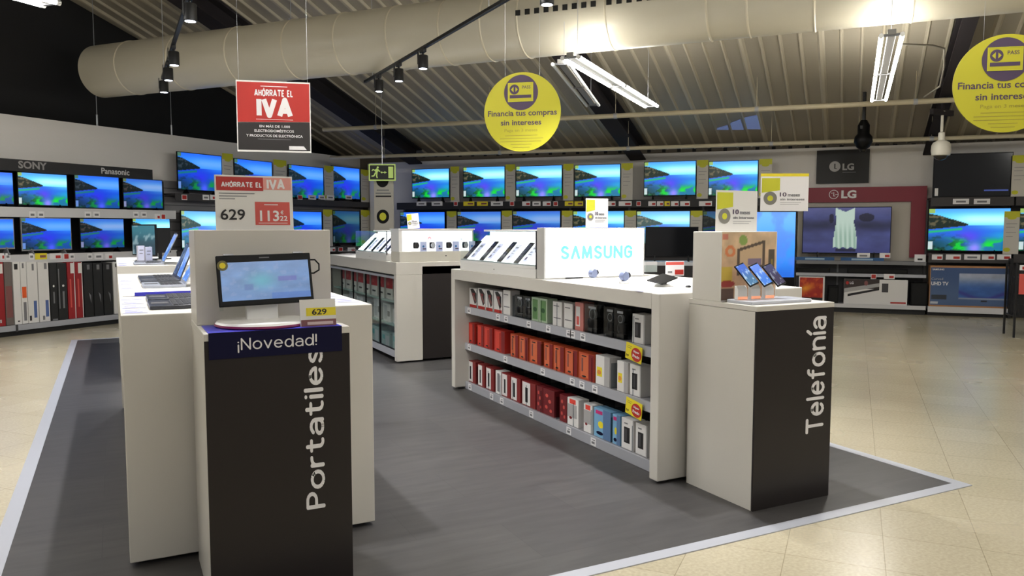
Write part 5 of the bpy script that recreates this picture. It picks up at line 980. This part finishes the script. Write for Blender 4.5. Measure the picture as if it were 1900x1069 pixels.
def bbox(x0,x1,y0,label,body,shapes,nm,off=.5,z=.151,dep=.25,cat='packaging',h=None):
    s0,s1,_,_=slot(BW,x0,x1,y0,560,off); hz=BW.px((x0+x1)/2,y0,off)[1]-z; t=wthing(BW,nm,label,cat,(s0+s1)/2,off,z); w_=(s1-s0); MB().box(-w_/2,w_/2,0,dep,0,hz,body).part('carton' if cat=='packaging' else 'cabinet',t,bevel=.003); 
    if shapes: decal(t,'front_print',w_,hz,0,shapes)
    return t,w_,hz
def fire(U,V):
    n=vnoise(U,V,5,21); c=mixc(np.zeros(U.shape+(3,))+A3(170,36,26),(245,170,40),np.exp(-((U-.3)/.3)**2-((V-.55-.3*(U-.3))/.16)**2)); c=mixc(c,(230,110,40),sst(.5,.7,n)*.6); c=mixc(c,(20,20,22),(V<.14).astype(float)); return c
t,w_,hz=bbox(1482,1530,513,'carton with fiery red and orange picture beside the right pedestal',whbox,None,'television_box'); pic(t,picmesh('print_fire',fire,40,30,PR),-w_/2+.015,w_/2-.03,.03,hz-.02,-.0012,'front_picture')
bbox(1537,1556,531,'small black subwoofer left of the soundbar carton',blackp,[('r',.1,.9,.1,.9,mat('speaker grille'))],'subwoofer',cat='speaker')
t,w_,hz=bbox(1566,1684,519,'soundbar carton with LG mark and a long bar picture',whbox,[('r',0,.56,.62,1,mat('dark photo print',(52,40,38),.5)),('p',[(0,.45),(.56,.72),(.56,.86),(0,.62)],gybox),('p',[(.06,.3),(.56,.58),(.56,.66),(.06,.4)],ink),('r',.6,.7,.5,.85,darkg),('r',.74,.98,.06,.12,red),('e',.05,.85,.025,.07,red),('e',.35,.85,.03,.1,brown)],'soundbar_box')
text(t,'LG',-w_/2+w_*.09,-w_/2+w_*.15,hz*.8,hz*.9,-.006,paper,bold=.03)
bbox(1690,1721,525,'large black subwoofer at right end under the maroon surround',blackp,[('r',.08,.92,.05,.95,mat('speaker grille'))],'subwoofer',cat='speaker')
# ---- right bay
R0=BW.px(1726,400,.45)[0]; R1=BW.px(1880,400,.45)[0]
ge=thing('television_gondola','shelving at right with the blue television carton below','shelving',BW.at(0,0,0),BW.rz)
MB().box(R0,R1,-.14,-.02,0,2.02,dgp).part('back_panel',ge)
for z,zh,mm in ((2.03,.15,dgp),(1.07,.16,dgp)):
    sh=MB().box(R0,R1,-.45,-.14,z-.05,z,darkg).part('shelf',ge); MB().box(R0,R1,-.46,-.45,z-zh,z,mm).part('price_rail',sh)
sh=MB().box(R0,R1,-.6,-.14,.1,.15,lightg).part('base_shelf',ge); MB().box(R0,R1,-.615,-.6,.06,.16,railw).part('base_rail',sh); MB().box(R0,R1,-.55,-.14,0,.06,bp).part('plinth',ge)
MB().box(R1-.04,R1,-.62,-.14,.0,1.0,blackm).part('end_upright',ge)
tags(ge,BW,[(1768,30,'k'),(1807,30,'k')],374,.461,0); tags(ge,BW,[(1729,20,'r'),(1755,28,'r'),(1789,30,'k'),(1822,24,'r'),(1850,26,'r')],477,.461,0)
t=tv(BW,1733,1877,284,366,.40,None,'switched off large television beside the white dome camera','large television',2.03); 
mb=MB(); ww=BW.px(1876,366,.4)[0]-BW.px(1733,366,.4)[0]; mb.box(ww*.16,ww*.47,-.003,-.001,.1,.125,mat('small blue screen text',(70,90,170),.4,emit=.4)); mb.box(-ww*.485,-ww*.44,-.003,-.001,.03,.16,paper); mb.part('screen_text',t)
tv(BW,1723,1873,386,467,.40,'bright','large bright coast television at right under the switched off one','large television',1.07)
infocard(BW,1862,1891,392,472,.47,'tall card with lime top overlapping the right edge of coast television','info cards at right',1.07); infocard(BW,1877,1906,288,369,.44,'tall card with lime top right of the switched off television','info cards at right',2.03)
def uhd(U,V):
    n=vnoise(U,V,7,31); c=mixc(np.zeros(U.shape+(3,))+A3(78,100,138),(60,84,128),sst(.2,.9,V)); pan=((U>.37)&(U<.99)&(V>.2)&(V<.86)).astype(float); p=mixc(np.zeros(U.shape+(3,))+A3(60,100,170),(168,176,196),sst(.45,.8,V)); p=p*(.86+.28*n)[...,None]; p=mixc(p,(60,56,140),np.exp(-((V-.3-.12*np.cos((U-.68)*7)*-1)/.05)**2)*.8)
    c=c*(1-pan[...,None])+p*pan[...,None]; c=mixc(c,(150,160,180),((np.abs(V-.185)<.02)&(U>.37)).astype(float)*.8); c=mixc(c,(40,40,48),(((U-.7)/.04)**2+((V-.13)/.03)**2<1).astype(float)); c=mixc(c,(52,56,66),((U>.02)&(U<.22)&(V>.14)&(V<.28)).astype(float)); c=mixc(c,(220,220,220),((U>.01)&(U<.11)&(V<.09)&(V>.02)).astype(float)*.8); return c
t,w_,hz=bbox(1725,1873,494,'large blue carton printed UHD TV with a curved screen picture',mat('kraft carton edge',(176,126,84),.6),None,'television_box',off=.52); pic(t,picmesh('print_uhd',uhd,90,50,PR),-w_/2+.012,w_/2-.012,.03,hz-.03,-.0012,'front_picture')
text(t,'UHD TV',-w_/2+w_*.02,-w_/2+w_*.24,hz*.52,hz*.61,-.0015,paper,bold=.03); text(t,'Curved',-w_/2+w_*.02,-w_/2+w_*.17,hz*.65,hz*.71,-.0015,mat('soft grey lettering')); text(t,'SAMSUNG',-w_/2+w_*.03,-w_/2+w_*.18,hz*.89,hz*.93,-.0015,paper,bold=.02)
# ---- next bay, cut by the right edge
N0=BW.px(1884,400,.45)[0]; gf=thing('television_gondola','dark shelving cut off by the right edge of the photo','shelving',BW.at(0,0,0),BW.rz)
MB().box(N0,N0+2.2,-.14,-.02,0,2.02,dgp).part('back_panel',gf)
for z in (2.03,1.07): sh=MB().box(N0,N0+2.2,-.45,-.14,z-.05,z,darkg).part('shelf',gf); MB().box(N0,N0+2.2,-.46,-.45,z-.15,z,dgp).part('price_rail',sh)
MB().box(N0,N0+2.2,-.6,-.14,.1,.15,lightg).part('base_shelf',gf)
tv(BW,1892,2046,385,468,.40,'bright','coast television cut off by the right edge of the photo','large television',1.07); tv(BW,1912,2060,284,368,.40,'bright','upper television outside the right edge of the photo','large television',2.03)
# wire basket rack standing in front, at the right edge
q=PZ(1890,627,0); t=thing('wire_rack','black wire rack with red price tags at the right edge','rack',(q[0],q[1],0),-YAW-.3)
for x in (-.06,.6):
    for y in (0,.45): MB().box(x-.012,x+.012,y-.012,y+.012,0,1.02,blackm).part('leg',t)
mb=MB(); mb.box(-.06,.6,0,.45,.28,.3,blackm)
for k in range(16): mb.box(-.06+k*.044,-.054+k*.044,-.003,.003,.3,1.0,blackm)
for k in range(10): mb.box(-.06,.6,-.004,.002,.3+k*.075,.305+k*.075,blackm)
for k in range(8): mb.box(-.063,-.057,k*.06,k*.06+.006,.3,1.0,blackm)
mb.part('wire_basket',t); MB().box(-.02,.5,.04,.4,.3,.82,mat('dark packs fill',(30,30,34),.6)).part('inner_bin',t)
MB().box(-.03,.08,-.012,-.004,.93,1.0,paper).box(.0,.06,-.014,-.012,.94,.98,red).box(-.03,.1,-.012,-.004,.6,.88,salmon).part('price_tag',t)
# front legs of the right bay
